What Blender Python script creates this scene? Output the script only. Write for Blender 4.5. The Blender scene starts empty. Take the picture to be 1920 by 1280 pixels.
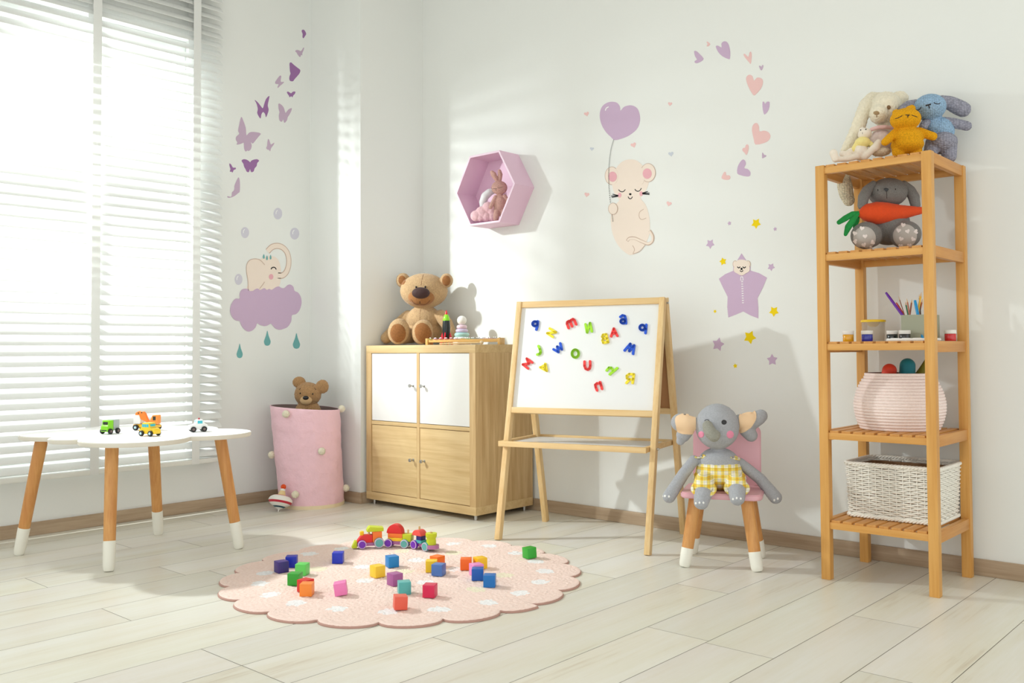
import bpy, bmesh, math, random
from mathutils import Vector, Matrix, noise
from mathutils.bvhtree import BVHTree
random.seed(7)
sc = bpy.context.scene
COL = sc.collection
PI = math.pi
V = Vector
# ---------------------------------------------------------------- camera
FPX = 1728.7475
CAM = V((4.0989, -3.3708, 0.7653))
_a, _b, _r = math.radians(41.9503), math.radians(1.7), math.radians(-0.3353)
SHY = -35.7533
FW = V((-math.sin(_a)*math.cos(_b), math.cos(_a)*math.cos(_b), math.sin(_b)))
R0 = V((math.cos(_a), math.sin(_a), 0)); U0 = R0.cross(FW)
RT = R0*math.cos(_r)+U0*math.sin(_r); UP = -R0*math.sin(_r)+U0*math.cos(_r)
cd = bpy.data.cameras.new('camera'); co = bpy.data.objects.new('camera', cd); COL.objects.link(co)
mw = Matrix((RT, UP, -FW)).transposed().to_4x4(); mw.translation = CAM
co.matrix_world = mw
cd.sensor_width = 36.0; cd.sensor_fit = 'HORIZONTAL'; cd.lens = FPX/1920*36
cd.shift_y = SHY/1920
cd.clip_start = 0.05; cd.clip_end = 60
sc.camera = co
# ---------------------------------------------------------------- world, lamp outside the window, exposure
w = bpy.data.worlds.new('world'); sc.world = w; w.use_nodes = True
bg = w.node_tree.nodes['Background']; bg.inputs[0].default_value = (0.955, 0.97, 0.945, 1); bg.inputs[1].default_value = 1.42
ld = bpy.data.lights.new('window_light', 'SPOT'); ld.spot_size = math.radians(116); ld.spot_blend = 1.0; ld.energy = 400; ld.shadow_soft_size = 0.055; ld.color = (0.94, 1.0, 0.995)
lo = bpy.data.objects.new('window_light', ld); lo.location = (-0.40, -2.10, 1.97); lo.rotation_euler = V((1.6, 1.75, -1.4)).to_track_quat('-Z', 'Y').to_euler(); COL.objects.link(lo)
sc.view_settings.view_transform = 'Standard'; sc.view_settings.look = 'None'
sc.view_settings.gamma = 1; sc.view_settings.exposure = 0.0
try: sc.view_settings.use_curve_mapping = False
except Exception: pass

# ---------------------------------------------------------------- measuring helpers
def ray(u, v): return FW + RT*((u-960)/FPX) - UP*((v-640-SHY)/FPX)
def onplane(u, v, ax, val):
    d = ray(u, v); t = (val-CAM[ax])/d[ax]; return CAM+d*t
def fl(u, v, z=0.0): return onplane(u, v, 2, z)
def wr(u, v, y=0.0): return onplane(u, v, 1, y)
def wl(u, v, x=0.0): return onplane(u, v, 0, x)
def onpt(u, v, P, N):
    d = ray(u, v); t = (P-CAM).dot(N)/d.dot(N); return CAM+d*t

# ---------------------------------------------------------------- materials
def lin(c):
    out = []
    for x in c:
        x = x/255.0
        out.append(x/12.92 if x <= .04045 else ((x+.055)/1.055)**2.4)
    return (out[0], out[1], out[2], 1.0)
MATS = {}
class NT:
    def __init__(s, name):
        s.m = bpy.data.materials.new(name); s.m.use_nodes = True; s.t = s.m.node_tree
        s.b = s.t.nodes['Principled BSDF']; s.o = s.t.nodes['Material Output']
    def n(s, typ, **k):
        x = s.t.nodes.new(typ)
        for a, v in k.items(): setattr(x, a, v)
        return x
    def l(s, a, b): s.t.links.new(a, b)
    def coord(s, scale=(1, 1, 1), kind='Object'):
        tc = s.n('ShaderNodeTexCoord'); mp = s.n('ShaderNodeMapping'); mp.inputs['Scale'].default_value = scale
        s.l(tc.outputs[kind], mp.inputs['Vector']); return mp.outputs['Vector']
    def noise(s, vec, scale, detail=3, rough=.5):
        x = s.n('ShaderNodeTexNoise'); x.inputs['Scale'].default_value = scale; x.inputs['Detail'].default_value = detail
        x.inputs['Roughness'].default_value = rough
        s.l(vec, x.inputs['Vector']); return x.outputs['Fac']
    def ramp(s, fac, stops):
        r = s.n('ShaderNodeValToRGB'); e = r.color_ramp.elements
        while len(e) > 1: e.remove(e[-1])
        e[0].position = stops[0][0]; e[0].color = stops[0][1]
        for p, c in stops[1:]:
            q = e.new(p); q.color = c
        s.l(fac, r.inputs['Fac']); return r.outputs['Color']
    def bump(s, h, strength=.3, dist=.002):
        b = s.n('ShaderNodeBump'); b.inputs['Strength'].default_value = strength; b.inputs['Distance'].default_value = dist
        s.l(h, b.inputs['Height']); s.l(b.outputs['Normal'], s.b.inputs['Normal'])
def mat(name, rgb, rough=.5, kind=None, spec=.5, var=.0, scale=60, bs=.3, bd=.002, metal=0, alt=None, coat=0):
    if name in MATS: return MATS[name]
    n = NT(name); c = lin(rgb); n.b.inputs['Base Color'].default_value = c
    n.b.inputs['Roughness'].default_value = rough; n.b.inputs['Metallic'].default_value = metal
    n.b.inputs['Specular IOR Level'].default_value = spec
    if coat: n.b.inputs['Coat Weight'].default_value = coat
    if kind == 'fur' or kind == 'cloth':
        v = n.coord(); f = n.noise(v, scale, 4, .65)
        d = lin(alt) if alt else tuple(x*(1-var) for x in c[:3])+(1,)
        n.l(n.ramp(f, [(.3, d), (.7, c)]), n.b.inputs['Base Color'])
        n.bump(f, bs, bd)
        n.b.inputs['Sheen Weight'].default_value = .25 if kind == 'fur' else .1
    elif kind == 'knit':   # rows of stitches
        v = n.coord((1, 1, 1))
        vo = n.n('ShaderNodeTexVoronoi'); vo.inputs['Scale'].default_value = scale
        mp = n.n('ShaderNodeMapping'); mp.inputs['Scale'].default_value = (1, .8, 1.5); n.l(v, mp.inputs['Vector']); n.l(mp.outputs['Vector'], vo.inputs['Vector'])
        vo.inputs['Randomness'].default_value = .55
        d = tuple(x*(1-var) for x in c[:3])+(1,)
        n.l(n.ramp(vo.outputs['Distance'], [(.1, c), (.75, d)]), n.b.inputs['Base Color'])
        iv = n.n('ShaderNodeMath', operation='SUBTRACT'); iv.inputs[0].default_value = 1; n.l(vo.outputs['Distance'], iv.inputs[1])
        n.bump(iv.outputs[0], bs, bd)
    elif kind == 'paint':
        v = n.coord(); f = n.noise(v, scale, 3); n.bump(f, bs, bd)
    MATS[name] = n.m
    return n.m
def wood(name, a, b, axis=2, rough=.45, k=1.0, spec=.4):
    if name in MATS: return MATS[name]
    n = NT(name); s = [34*k]*3; s[axis] = 2.2*k
    v = n.coord(tuple(s)); f = n.noise(v, 1.0, 5, .6)
    s2 = [160*k]*3; s2[axis] = 5*k
    g = n.noise(n.coord(tuple(s2)), 1.0, 2)
    mx = n.n('ShaderNodeMath', operation='MULTIPLY_ADD'); n.l(g, mx.inputs[0]); mx.inputs[1].default_value = .35
    n.l(f, mx.inputs[2])
    n.l(n.ramp(mx.outputs[0], [(.45, lin(b)), (.85, lin(a))]), n.b.inputs['Base Color'])
    n.b.inputs['Roughness'].default_value = rough; n.b.inputs['Specular IOR Level'].default_value = spec
    n.bump(g, .12, .0006)
    MATS[name] = n.m
    return n.m

# ---------------------------------------------------------------- mesh helpers
def link(name, me, m=None, parent=None, mats=None):
    o = bpy.data.objects.new(name, me); COL.objects.link(o)
    for x in (mats or ([m] if m else [])): me.materials.append(x)
    if parent is not None: o.parent = parent
    return o
def fin(name, bm, m=None, parent=None, smooth=False, mats=None, angle=None):
    bmesh.ops.recalc_face_normals(bm, faces=bm.faces)
    me = bpy.data.meshes.new(name); bm.to_mesh(me); bm.free()
    if smooth:
        for p in me.polygons: p.use_smooth = True
        if angle is not None:
            try: me.set_sharp_from_angle(angle=math.radians(angle))
            except Exception: pass
    return link(name, me, m, parent, mats)
def tag(o, label=None, cat=None, group=None, kind=None):
    if label: o['label'] = label
    if cat: o['category'] = cat
    if group: o['group'] = group
    if kind: o['kind'] = kind
    return o
def empty(name, loc, rz, label, cat, group=None):
    o = bpy.data.objects.new(name, None); COL.objects.link(o); o.location = loc; o.rotation_euler = (0, 0, rz); o.empty_display_size = .05
    return tag(o, label, cat, group)
def box(bm, lo, hi, M=None, bev=0.0, seg=2, mi=0):
    r = bmesh.ops.create_cube(bm, size=1.0); vs = r['verts']
    s = [hi[i]-lo[i] for i in range(3)]; c = [(hi[i]+lo[i])/2 for i in range(3)]
    for q in vs: q.co = V((q.co.x*s[0]+c[0], q.co.y*s[1]+c[1], q.co.z*s[2]+c[2]))
    fs = list({f for q in vs for f in q.link_faces})
    for f in fs: f.material_index = mi
    if bev > 0:
        es = list({e for q in vs for e in q.link_edges})
        rr = bmesh.ops.bevel(bm, geom=es, offset=bev, segments=seg, profile=.6, affect='EDGES')
        vs = list({q for f in rr['faces'] for q in f.verts} | {q for q in vs if q.is_valid})
        for f in rr['faces']: f.material_index = mi
    if M is not None:
        for q in vs: q.co = M @ q.co
    return vs
def boxo(name, lo, hi, m, parent=None, bev=.002, M=None, seg=2):
    bm = bmesh.new(); box(bm, lo, hi, M, bev, seg); return fin(name, bm, m, parent, smooth=bev > 0, angle=40)
def basis(d, up=V((0, 0, 1))):
    d = d.normalized()
    if abs(d.dot(up)) > .98: up = V((0, 1, 0))
    x = up.cross(d).normalized(); y = d.cross(x); return x, y, d
def beam(bm, p, q, wx, wy, up=V((0, 0, 1)), bev=.0015):
    """rectangular bar from p to q"""
    p, q = V(p), V(q); x, y, d = basis(q-p, up); L = (q-p).length
    M = Matrix((x, y, d)).transposed().to_4x4(); M.translation = p
    box(bm, (-wx/2, -wy/2, 0), (wx/2, wy/2, L), M, bev)
def cone(bm, p, q, r0, r1, n=24, cap=True, mi=0, rings=None):
    """round bar from p to q; rings = [(t, r), ...] for a turned profile"""
    p, q = V(p), V(q); x, y, d = basis(q-p)
    rings = rings or [(0, r0), (1, r1)]; R = []
    for t, r in rings:
        c = p+(q-p)*t
        R.append([bm.verts.new(c+x*(math.cos(2*PI*i/n)*r)+y*(math.sin(2*PI*i/n)*r)) for i in range(n)])
    fs = []
    for a, b in zip(R, R[1:]):
        for i in range(n): fs.append(bm.faces.new((a[i], a[(i+1) % n], b[(i+1) % n], b[i])))
    if cap:
        fs.append(bm.faces.new(R[0][::-1])); fs.append(bm.faces.new(R[-1]))
    for f in fs: f.material_index = mi
    return R
def lathe(name, prof, m, parent=None, n=40, M=None, mats=None, mi=None, angle=50):
    bm = bmesh.new(); R = []
    for r, z in prof:
        if r < 1e-6: R.append([bm.verts.new((0, 0, z))])
        else: R.append([bm.verts.new((math.cos(2*PI*i/n)*r, math.sin(2*PI*i/n)*r, z)) for i in range(n)])
    for k, (a, b) in enumerate(zip(R, R[1:])):
        for i in range(n):
            j = (i+1) % n
            if len(a) == 1 and len(b) == 1: continue
            if len(a) == 1: f = bm.faces.new((a[0], b[i], b[j]))
            elif len(b) == 1: f = bm.faces.new((a[i], a[j], b[0]))
            else: f = bm.faces.new((a[i], a[j], b[j], b[i]))
            if mi: f.material_index = mi[k]
    if M is not None:
        for q in bm.verts: q.co = M @ q.co
    return fin(name, bm, m, parent, True, mats, angle)
def crom(pts, k=4, closed=False):
    P = [V(p) for p in pts]; n = len(P); out = []
    rng = range(n) if closed else range(n-1)
    for i in rng:
        g = (lambda j: P[j % n]) if closed else (lambda j: P[min(max(j, 0), n-1)])
        a, b, c, d = g(i-1), g(i), g(i+1), g(i+2)
        for s in range(k):
            t = s/k
            out.append(.5*((2*b)+(c-a)*t+(2*a-5*b+4*c-d)*t*t+(3*b-a-3*c+d)*t**3))
    if not closed: out.append(P[-1])
    return out
def tube(bm, pts, r, n=8, closed=False, mi=0):
    """tube through pts; r number or list"""
    P = [V(p) for p in pts]; N = len(P); R = []
    rr = r if isinstance(r, (list, tuple)) else [r]*N
    up = V((0.01, 0.02, 1)).normalized(); x = None
    for i in range(N):
        a = P[i-1] if (i > 0 or closed) else P[i]; b = P[(i+1) % N] if (i < N-1 or closed) else P[i]
        d = (b-a)
        if d.length < 1e-9: d = V((0, 0, 1))
        d.normalize()
        if x is None:
            x = up.cross(d)
            if x.length < .1: x = V((1, 0, 0)).cross(d)
            x.normalize()
        else:
            x = x-d*x.dot(d)
            x = x.normalized() if x.length > 1e-6 else up.cross(d).normalized()
        y = d.cross(x)
        R.append([bm.verts.new(P[i]+x*(math.cos(2*PI*k/n)*rr[i])+y*(math.sin(2*PI*k/n)*rr[i])) for k in range(n)])
    m = N if closed else N-1
    fs = []
    for i in range(m):
        a, b = R[i], R[(i+1) % N]
        for k in range(n): fs.append(bm.faces.new((a[k], a[(k+1) % n], b[(k+1) % n], b[k])))
    if not closed:
        fs.append(bm.faces.new(R[0][::-1])); fs.append(bm.faces.new(R[-1]))
    for f in fs: f.material_index = mi
def prism(bm, pts, nrm, th, mi=0):
    """polygon pts (3D) extruded th along nrm"""
    from mathutils.geometry import tessellate_polygon
    pts = [V(p) for p in pts]; x_ = nrm.orthogonal().normalized(); y_ = nrm.cross(x_)
    a = [bm.verts.new(p) for p in pts]; b = [bm.verts.new(p+nrm*th) for p in pts]; n = len(a)
    tr = tessellate_polygon([[V((p.dot(x_), p.dot(y_), 0)) for p in pts]])
    fs = []
    for t in tr:
        for vs in ([a[i] for i in t][::-1], [b[i] for i in t]):
            try: fs.append(bm.faces.new(vs))
            except ValueError: pass
    for i in range(n): fs.append(bm.faces.new((a[i], a[(i+1) % n], b[(i+1) % n], b[i])))
    for f in fs: f.material_index = mi
def ellipsoid(bm, c, r, R=None, sub=3):
    rr = bmesh.ops.create_icosphere(bm, subdivisions=sub, radius=1.0)
    for q in rr['verts']:
        p = V((q.co.x*r[0], q.co.y*r[1], q.co.z*r[2]))
        if R is not None: p = R @ p
        q.co = p+V(c)
def chain(bm, pts, rs):
    """row of balls and cones, later fused into one skin"""
    for i, (p, r) in enumerate(zip(pts, rs)):
        ellipsoid(bm, p, (r, r, r), sub=3)
        if i: 
            a, b = V(pts[i-1]), V(p)
            if (b-a).length > 1e-4: cone(bm, a, b, rs[i-1], r, 20)
def fuse(name, bm, m, parent, voxel=.003, smooth=6, fur=0, freq=120, mats=None):
    """one continuous skin round overlapping volumes"""
    me = bpy.data.meshes.new(name); bm.to_mesh(me); bm.free()
    o = link(name, me, m, parent, mats)
    rm = o.modifiers.new('r', 'REMESH'); rm.mode = 'VOXEL'; rm.voxel_size = voxel
    if smooth:
        s = o.modifiers.new('s', 'SMOOTH'); s.iterations = smooth; s.factor = .5
    dg = bpy.context.evaluated_depsgraph_get(); dg.update()
    nm = bpy.data.meshes.new_from_object(o.evaluated_get(dg)); o.modifiers.clear(); old = o.data; o.data = nm; nm.name = name
    bpy.data.meshes.remove(old)
    if not nm.materials:
        for x in (mats or [m]): nm.materials.append(x)
    if fur:
        nn = [v.normal.copy() for v in nm.vertices]
        for v, k in zip(nm.vertices, nn): v.co += k*(noise.noise(v.co*freq)*fur+noise.noise(v.co*freq*2.3)*fur*.6)
    for p in nm.polygons: p.use_smooth = True
    return o

class Toy:
    """local frame at a world point, x to the right and y away as seen from the room; Z(a,b,dy) = measured place"""
    def __init__(s, name, label, cat, base, zoom, group=None):
        base = V(base); s.zm = zoom
        h = (base-CAM); h.z = 0; s.yaw = math.atan2(h.y, h.x)-PI/2
        s.root = empty(name, base, s.yaw, label, cat, group)
        s.dep = (base-CAM).dot(FW); s.s = FPX/s.dep
        s.inv = Matrix.Rotation(-s.yaw, 4, 'Z') @ Matrix.Translation(-base)
        s.base = base
    def Z(s, a, b, dy=0.0):
        ox, oy, k = s.zm; d = ray(ox+a/k, oy+b/k); return s.inv @ (CAM+d*(s.dep+dy))
    def r(s, a): return a/s.zm[2]/s.s
    def E(s, bm, a, b, ra, rb, dy=0, rd=None, rot=0):
        rd = rd if rd is not None else s.r((ra+rb)/2)
        ellipsoid(bm, s.Z(a, b, dy), (s.r(ra), rd, s.r(rb)), Matrix.Rotation(math.radians(-rot), 3, 'Y') if rot else None)
    def C(s, bm, pts):
        """pts: (a, b, r, dy)"""
        chain(bm, [s.Z(p[0], p[1], p[3]) for p in pts], [s.r(p[2]) for p in pts])
    def bvh(s, objs):
        vs, fs = [], []
        for o in objs:
            k = len(vs); vs += [v.co.copy() for v in o.data.vertices]; fs += [[i+k for i in p.vertices] for p in o.data.polygons]
        s.tree = BVHTree.FromPolygons(vs, fs)
    def hit(s, a, b, off=.0005):
        ox, oy, k = s.zm; d = ray(ox+a/k, oy+b/k); o = s.inv @ CAM; dd = (s.inv.to_3x3() @ d).normalized()
        loc, nr, i, t = s.tree.ray_cast(o, dd)
        if loc is None: loc, nr, i, t = s.tree.find_nearest(s.Z(a, b, 0))
        if nr.dot(dd) > 0: nr = -nr
        return loc+nr*off, nr
    def line(s, name, pts, w, m, k=4, parent=None):
        """stitched line lying on the surface"""
        P = crom([V((p[0], p[1], 0)) for p in pts], k); bm = bmesh.new()
        tube(bm, [s.hit(p.x, p.y, .0002)[0] for p in P], w, 6)
        return fin(name, bm, m, parent or s.root, True)
    def disc(s, name, a, b, ra, rb, m, th=.0015, off=0, parent=None, dome=True, n=28, rot=0):
        """round patch lying on the surface"""
        bm = bmesh.new(); cr, sr = math.cos(math.radians(rot)), math.sin(math.radians(rot)); rings = []
        for f in (1.0, .92, .75, .6, .45, .3, .15):
            rg = []
            for i in range(n):
                x, y = math.cos(2*PI*i/n)*ra*f, math.sin(2*PI*i/n)*rb*f
                p, nr = s.hit(a+x*cr-y*sr, b+x*sr+y*cr, 0)
                h = (-.0005 if f == 1 else th*(.8 if f == .92 else (1.2 if dome else 1)))+off
                rg.append(bm.verts.new(p+nr*h))
            rings.append(rg)
        for A, B in zip(rings, rings[1:]):
            for i in range(n): bm.faces.new((A[i], A[(i+1) % n], B[(i+1) % n], B[i]))
        bm.faces.new(rings[-1])
        return fin(name, bm, m, parent or s.root, True, angle=60)
    def patch(s, name, poly, m, th=.001, parent=None, smooth=3):
        """flat cut-out lying on the surface"""
        P = crom([V((p[0], p[1], 0)) for p in poly], smooth, True) if smooth else [V((p[0], p[1], 0)) for p in poly]
        c = sum(P, V())/len(P); bm = bmesh.new(); rings = []
        for f in (1.0, .97, .84, .68, .52, .36, .2, .08):
            rg = []
            for p in P:
                q = c+(p-c)*f; h, nr = s.hit(q.x, q.y, 0); rg.append(bm.verts.new(h+nr*(-.0004 if f == 1 else th)))
            rings.append(rg)
        n = len(P)
        for A, B in zip(rings, rings[1:]):
            for i in range(n): bm.faces.new((A[i], A[(i+1) % n], B[(i+1) % n], B[i]))
        bm.faces.new(rings[-1])
        return fin(name, bm, m, parent or s.root, True, angle=60)
# ================================================================ the room
m_wall = mat('wall_paint', (238, 240, 237), .75, 'paint', scale=400, bs=.05, bd=.0005, spec=.2)
m_ceil = mat('ceiling_paint', (240, 240, 236), .9)
m_base = wood('baseboard_wood', (190, 168, 142), (160, 136, 110), 0, .5)
m_base_l = wood('baseboard_wood_left', (190, 168, 142), (160, 136, 110), 1, .5)
H = 2.75; XE, YE = 5.6, -5.2
OY0, OY1, OZ0, OZ1 = -4.2, -1.105, 0.275, 2.28      # window opening
PX, PY = 0.429, -0.428                             # pillar
def struct(o): return tag(o, kind='structure')
# floor: boards along y, 0.1903 wide
def floor_mat():
    n = NT('floor_boards')
    uv = n.n('ShaderNodeUVMap'); uv.uv_map = 'UVMap'
    mp = n.n('ShaderNodeMapping'); mp.inputs['Scale'].default_value = (9, 1.1, 1); n.l(uv.outputs[0], mp.inputs[0])
    wv = n.noise(mp.outputs[0], 1.0, 4, .6)
    mp2 = n.n('ShaderNodeMapping'); mp2.inputs['Scale'].default_value = (85, 3.0, 1); n.l(uv.outputs[0], mp2.inputs[0])
    g = n.noise(mp2.outputs[0], 1.0, 4, .7)
    mx = n.n('ShaderNodeMath', operation='MULTIPLY_ADD'); n.l(g, mx.inputs[0]); mx.inputs[1].default_value = .45; n.l(wv, mx.inputs[2])
    col = n.ramp(mx.outputs[0], [(.42, lin((203, 191, 170))), (.62, lin((228, 225, 211))), (.86, lin((233, 232, 224)))])
    at = n.n('ShaderNodeAttribute'); at.attribute_name = 'tone'
    mm = n.n('ShaderNodeMixRGB', blend_type='MULTIPLY'); mm.inputs[0].default_value = 1; n.l(col, mm.inputs[1]); n.l(at.outputs['Color'], mm.inputs[2])
    n.l(mm.outputs[0], n.b.inputs['Base Color']); n.b.inputs['Roughness'].default_value = .34; n.b.inputs['Specular IOR Level'].default_value = .45
    n.bump(g, .12, .0006)
    return n.m
bm = bmesh.new(); PW = .1903; rows = []
x = 1.8967-PW*12
known = {1: [-.7451, -2.04], 2: [-.7645], 3: [-1.2179], }
bb = []
bm.faces.new([bm.verts.new(p) for p in ((-.15, YE, -.0016), (XE, YE, -.0016), (XE, .15, -.0016), (-.15, .15, -.0016))]).material_index = 1
ul = bm.loops.layers.uv.new('UVMap'); tl = bm.loops.layers.color.new('tone')
joints = {}
def setj(px, y): joints.setdefault(int(math.floor((px-1.8967)/PW)), []).append(y)
for (u, v) in ((1660, 1165), (1320, 1104), (1271, 1188), (415, 1232), (860, 1209), (216, 1151), (420, 1078), (1645, 1265), (355, 1018), (65, 1091)):
    p = fl(u, v); setj(p.x, p.y)
k = -12
LEN = 1.29
for k in range(-12, 22):
    x0 = 1.8967+PW*k; js = sorted(joints.get(k, []))
    y = (js[0] if js else -random.uniform(.3, 1.5))
    while y > YE: y -= LEN
    ys = []
    while y < .15+LEN: ys.append(y); y += LEN
    for a, b in zip(ys, ys[1:]):
        lo_, hi_ = max(a, YE)+.0008, min(b, .15)-.0008
        if hi_ <= lo_: continue
        q = [(x0+.0008, lo_), (x0+PW-.0008, lo_), (x0+PW-.0008, hi_), (x0+.0008, hi_)]
        if x0 < -.15: continue
        f = bm.faces.new([bm.verts.new((p[0], p[1], 0)) for p in q]); f.material_index = 0
        ru, rv = random.uniform(0, 50), random.uniform(0, 50); t = random.uniform(.95, 1.0)
        for lp in f.loops:
            lp[ul].uv = (lp.vert.co.x-x0+ru, lp.vert.co.y+rv); lp[tl] = (t, t*random.uniform(.985, 1), t*random.uniform(.97, 1), 1)
floor = fin('floor', bm, mats=[floor_mat(), mat('floor_gap', (120, 108, 92), .9)]); struct(floor)
# walls
def quadbox(name, boxes, m):
    bm = bmesh.new()
    for lo_, hi_ in boxes: box(bm, lo_, hi_)
    return struct(fin(name, bm, m))
quadbox('wall_right', [((-.15, 0, 0), (XE, .15, H))], m_wall)
quadbox('wall_left', [((-.15, YE, 0), (0, OY0, H)), ((-.15, OY1, 0), (0, 0, H)), ((-.15, OY0, 0), (0, OY1, OZ0)), ((-.15, OY0, OZ1), (0, OY1, H))], m_wall)
quadbox('wall_pillar', [((0, PY, 0), (PX, 0, H))], m_wall)
quadbox('ceiling', [((-.15, YE, H), (XE, .15, H+.1))], m_ceil)
BH, BT = .0555, .012
def baseb(name, lo_, hi_, m): struct(boxo(name, lo_, hi_, m, bev=.003))
baseb('baseboard_right', (PX, -BT, 0), (XE, 0, BH), m_base)
baseb('baseboard_left', (0, YE, 0), (BT, PY, BH), m_base_l)
baseb('baseboard_pillar', (BT, PY-BT, 0), (PX+BT, PY, BH), m_base)
baseb('baseboard_pillar_side', (PX, PY, 0), (PX+BT, -BT, BH), m_base_l)
# window
m_frame = mat('window_frame_white', (225, 228, 226), .4)
def glass_mat():
    n = NT('window_glass'); t = n.n('ShaderNodeBsdfTransparent'); g = n.n('ShaderNodeBsdfGlossy'); g.inputs['Roughness'].default_value = .02
    mx = n.n('ShaderNodeMixShader'); mx.inputs[0].default_value = .06; n.l(t.outputs[0], mx.inputs[1]); n.l(g.outputs[0], mx.inputs[2]); n.l(mx.outputs[0], n.o.inputs[0]); return n.m
bm = bmesh.new(); fx0, fx1 = -.125, -.075
for a, b in (((fx0, OY0, OZ0), (fx1, OY1, OZ0+.05)), ((fx0, OY0, OZ1-.05), (fx1, OY1, OZ1)), ((fx0, OY0, OZ0+.05), (fx1, OY0+.05, OZ1-.05)), ((fx0, OY1-.05, OZ0+.05), (fx1, OY1, OZ1-.05)), ((fx0, -3.25, OZ0+.05), (fx1, -3.18, OZ1-.05))):
    box(bm, a, b, bev=.004)
win = struct(fin('window_1', bm, m_frame, smooth=True, angle=40))
boxo('window_pane', (-.103, OY0+.04, OZ0+.04), (-.099, OY1-.04, OZ1-.04), glass_mat(), win, bev=0)
# venetian blind
n = NT('blind_slat'); n.b.inputs['Base Color'].default_value = lin((248, 249, 247)); n.b.inputs['Roughness'].default_value = .5
tr = n.n('ShaderNodeBsdfTranslucent'); tr.inputs[0].default_value = lin((246, 248, 246)); mx = n.n('ShaderNodeMixShader'); mx.inputs[0].default_value = .22
n.l(n.b.outputs[0], mx.inputs[1]); n.l(tr.outputs[0], mx.inputs[2]); n.l(mx.outputs[0], n.o.inputs[0]); m_slat = n.m
m_tape = mat('blind_tape', (232, 230, 220), .9)
BY0, BY1, BXC = -4.3, -.985, .045
blind = empty('venetian_blind', (BXC, (BY0+BY1)/2, .235), 0, 'white horizontal slat blind covering the tall window on the left wall', 'blind')
hl = (BY1-BY0)/2; TI = math.radians(45)
bm = bmesh.new(); N = 6; Rr = []
for yy in (-hl, hl):
    for side in (0, 1):
        rg = []
        for i in range(N+1):
            t = -1+2*i/N; xx = t*.025; zz = .0028*(1-t*t)+(.0012 if side else -.0012)
            rg.append(bm.verts.new((xx*math.cos(TI)+zz*math.sin(TI), yy, -xx*math.sin(TI)+zz*math.cos(TI))))
        Rr.append(rg)
a0, a1, b0, b1 = Rr
for i in range(N):
    bm.faces.new((a1[i], a1[i+1], b1[i+1], b1[i])); bm.faces.new((a0[i+1], a0[i], b0[i], b0[i+1]))
    bm.faces.new((a0[i], a0[i+1], a1[i+1], a1[i])); bm.faces.new((b0[i+1], b0[i], b1[i], b1[i+1]))
bm.faces.new((a0[0], a1[0], b1[0], b0[0])); bm.faces.new((a1[N], a0[N], b0[N], b1[N]))
slat = fin('slat', bm, m_slat, blind, True, angle=50); slat.location = (0, 0, .05)
for i in range(1, 54):
    c = slat.copy(); COL.objects.link(c); c.location = (0, 0, .05+.044*i)
boxo('bottom_rail', (-.026, -hl, 0), (.026, hl, .022), mat('blind_rail', (235, 236, 230), .45), blind, .004)
boxo('head_rail', (-.03, -hl, 2.42), (.03, hl, 2.47), MATS['blind_rail'], blind, .003)
for yy, ww in ((-1.60, .038), (-1.125, .038), (-2.25, .038), (-2.95, .038), (-3.6, .038)):
    bm = bmesh.new(); y0 = yy-blind.location.y
    for xx in (-.0262, .0252): box(bm, (xx, y0-ww/2, .0), (xx+.001, y0+ww/2, 2.44))
    fin('ladder_tape', bm, m_slat, blind)

# ================================================================ cabinet
m_oak = wood('cabinet_oak', (226, 198, 148), (205, 172, 120), 0, .45)
m_oakv = wood('cabinet_oak_upright', (222, 192, 142), (190, 152, 102), 2, .45)
m_oaky = wood('cabinet_oak_side', (226, 198, 148), (205, 172, 120), 1, .45)
m_white = mat('white_lacquer', (243, 243, 240), .35)
m_metal = mat('brushed_metal', (190, 190, 188), .3, metal=1)
m_dark = mat('cabinet_inside', (120, 92, 62), .8)
cab = empty('storage_cabinet', (.4485, -.4086, 0), 0, 'light oak cabinet with two white doors above two oak doors', 'cabinet')
CW, CD, CZ, CT = .765, .39, .0256, .038; CH = .765
z0, z1 = CZ, CZ+CH
boxo('cabinet_top', (0, 0, z1-CT), (CW, CD, z1), m_oak, cab, .0012)
boxo('cabinet_base', (0, 0, z0), (CW, CD, z0+CT), m_oak, cab, .0012)
for xx in (0, CW-CT): boxo('side_panel', (xx, 0.0002, z0+CT), (xx+CT, CD, z1-CT), m_oakv, cab, .0008)
boxo('divider', (CW/2-.009, .002, z0+CT), (CW/2+.009, CD-.01, z1-CT), m_oakv, cab, .0008)
zm = z0+CH/2
boxo('middle_shelf', (CT, .003, zm-.009), (CW-CT, CD-.01, zm+.009), m_oak, cab, .0008)
boxo('back_panel', (CT, CD-.01, z0+CT), (CW-CT, CD-.004, z1-CT), m_dark, cab, 0)
for top in (1, 0):
    for rt in (0, 1):
        xa = (CT if not rt else CW/2+.009)+.0025; xb = (CW/2-.009 if not rt else CW-CT)-.0025
        za = (zm+.009 if top else z0+CT)+.0025; zb = (z1-CT if top else zm-.009)-.0025
        d = boxo('door', (xa, .004, za), (xb, .020, zb), m_white if top else m_oak, cab, .001)
        if top: d['label'] = 'white cabinet door'
        else: d['label'] = 'oak cabinet door'
        kx = .795-.4485 if not rt else .872-.4485; kz = (za+zb)/2+.012
        bm = bmesh.new(); cone(bm, (kx, .0038, kz), (kx, -.0225, kz), .0035, .0035, 20, rings=[(0, .0065), (.08, .0065), (.12, .0033), (.6, .0033), (.68, .0075), (.72, .0085), (.94, .0085), (1, .007)])
        fin('knob', bm, m_metal, d, True, angle=40)
for xx in (.03, CW-.03):
    for yy in (.03, CD-.03):
        bm = bmesh.new(); cone(bm, (xx, yy, 0), (xx, yy, z0+.002), .008, .008, 20); fin('leg', bm, m_metal, cab, True, angle=40)

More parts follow.
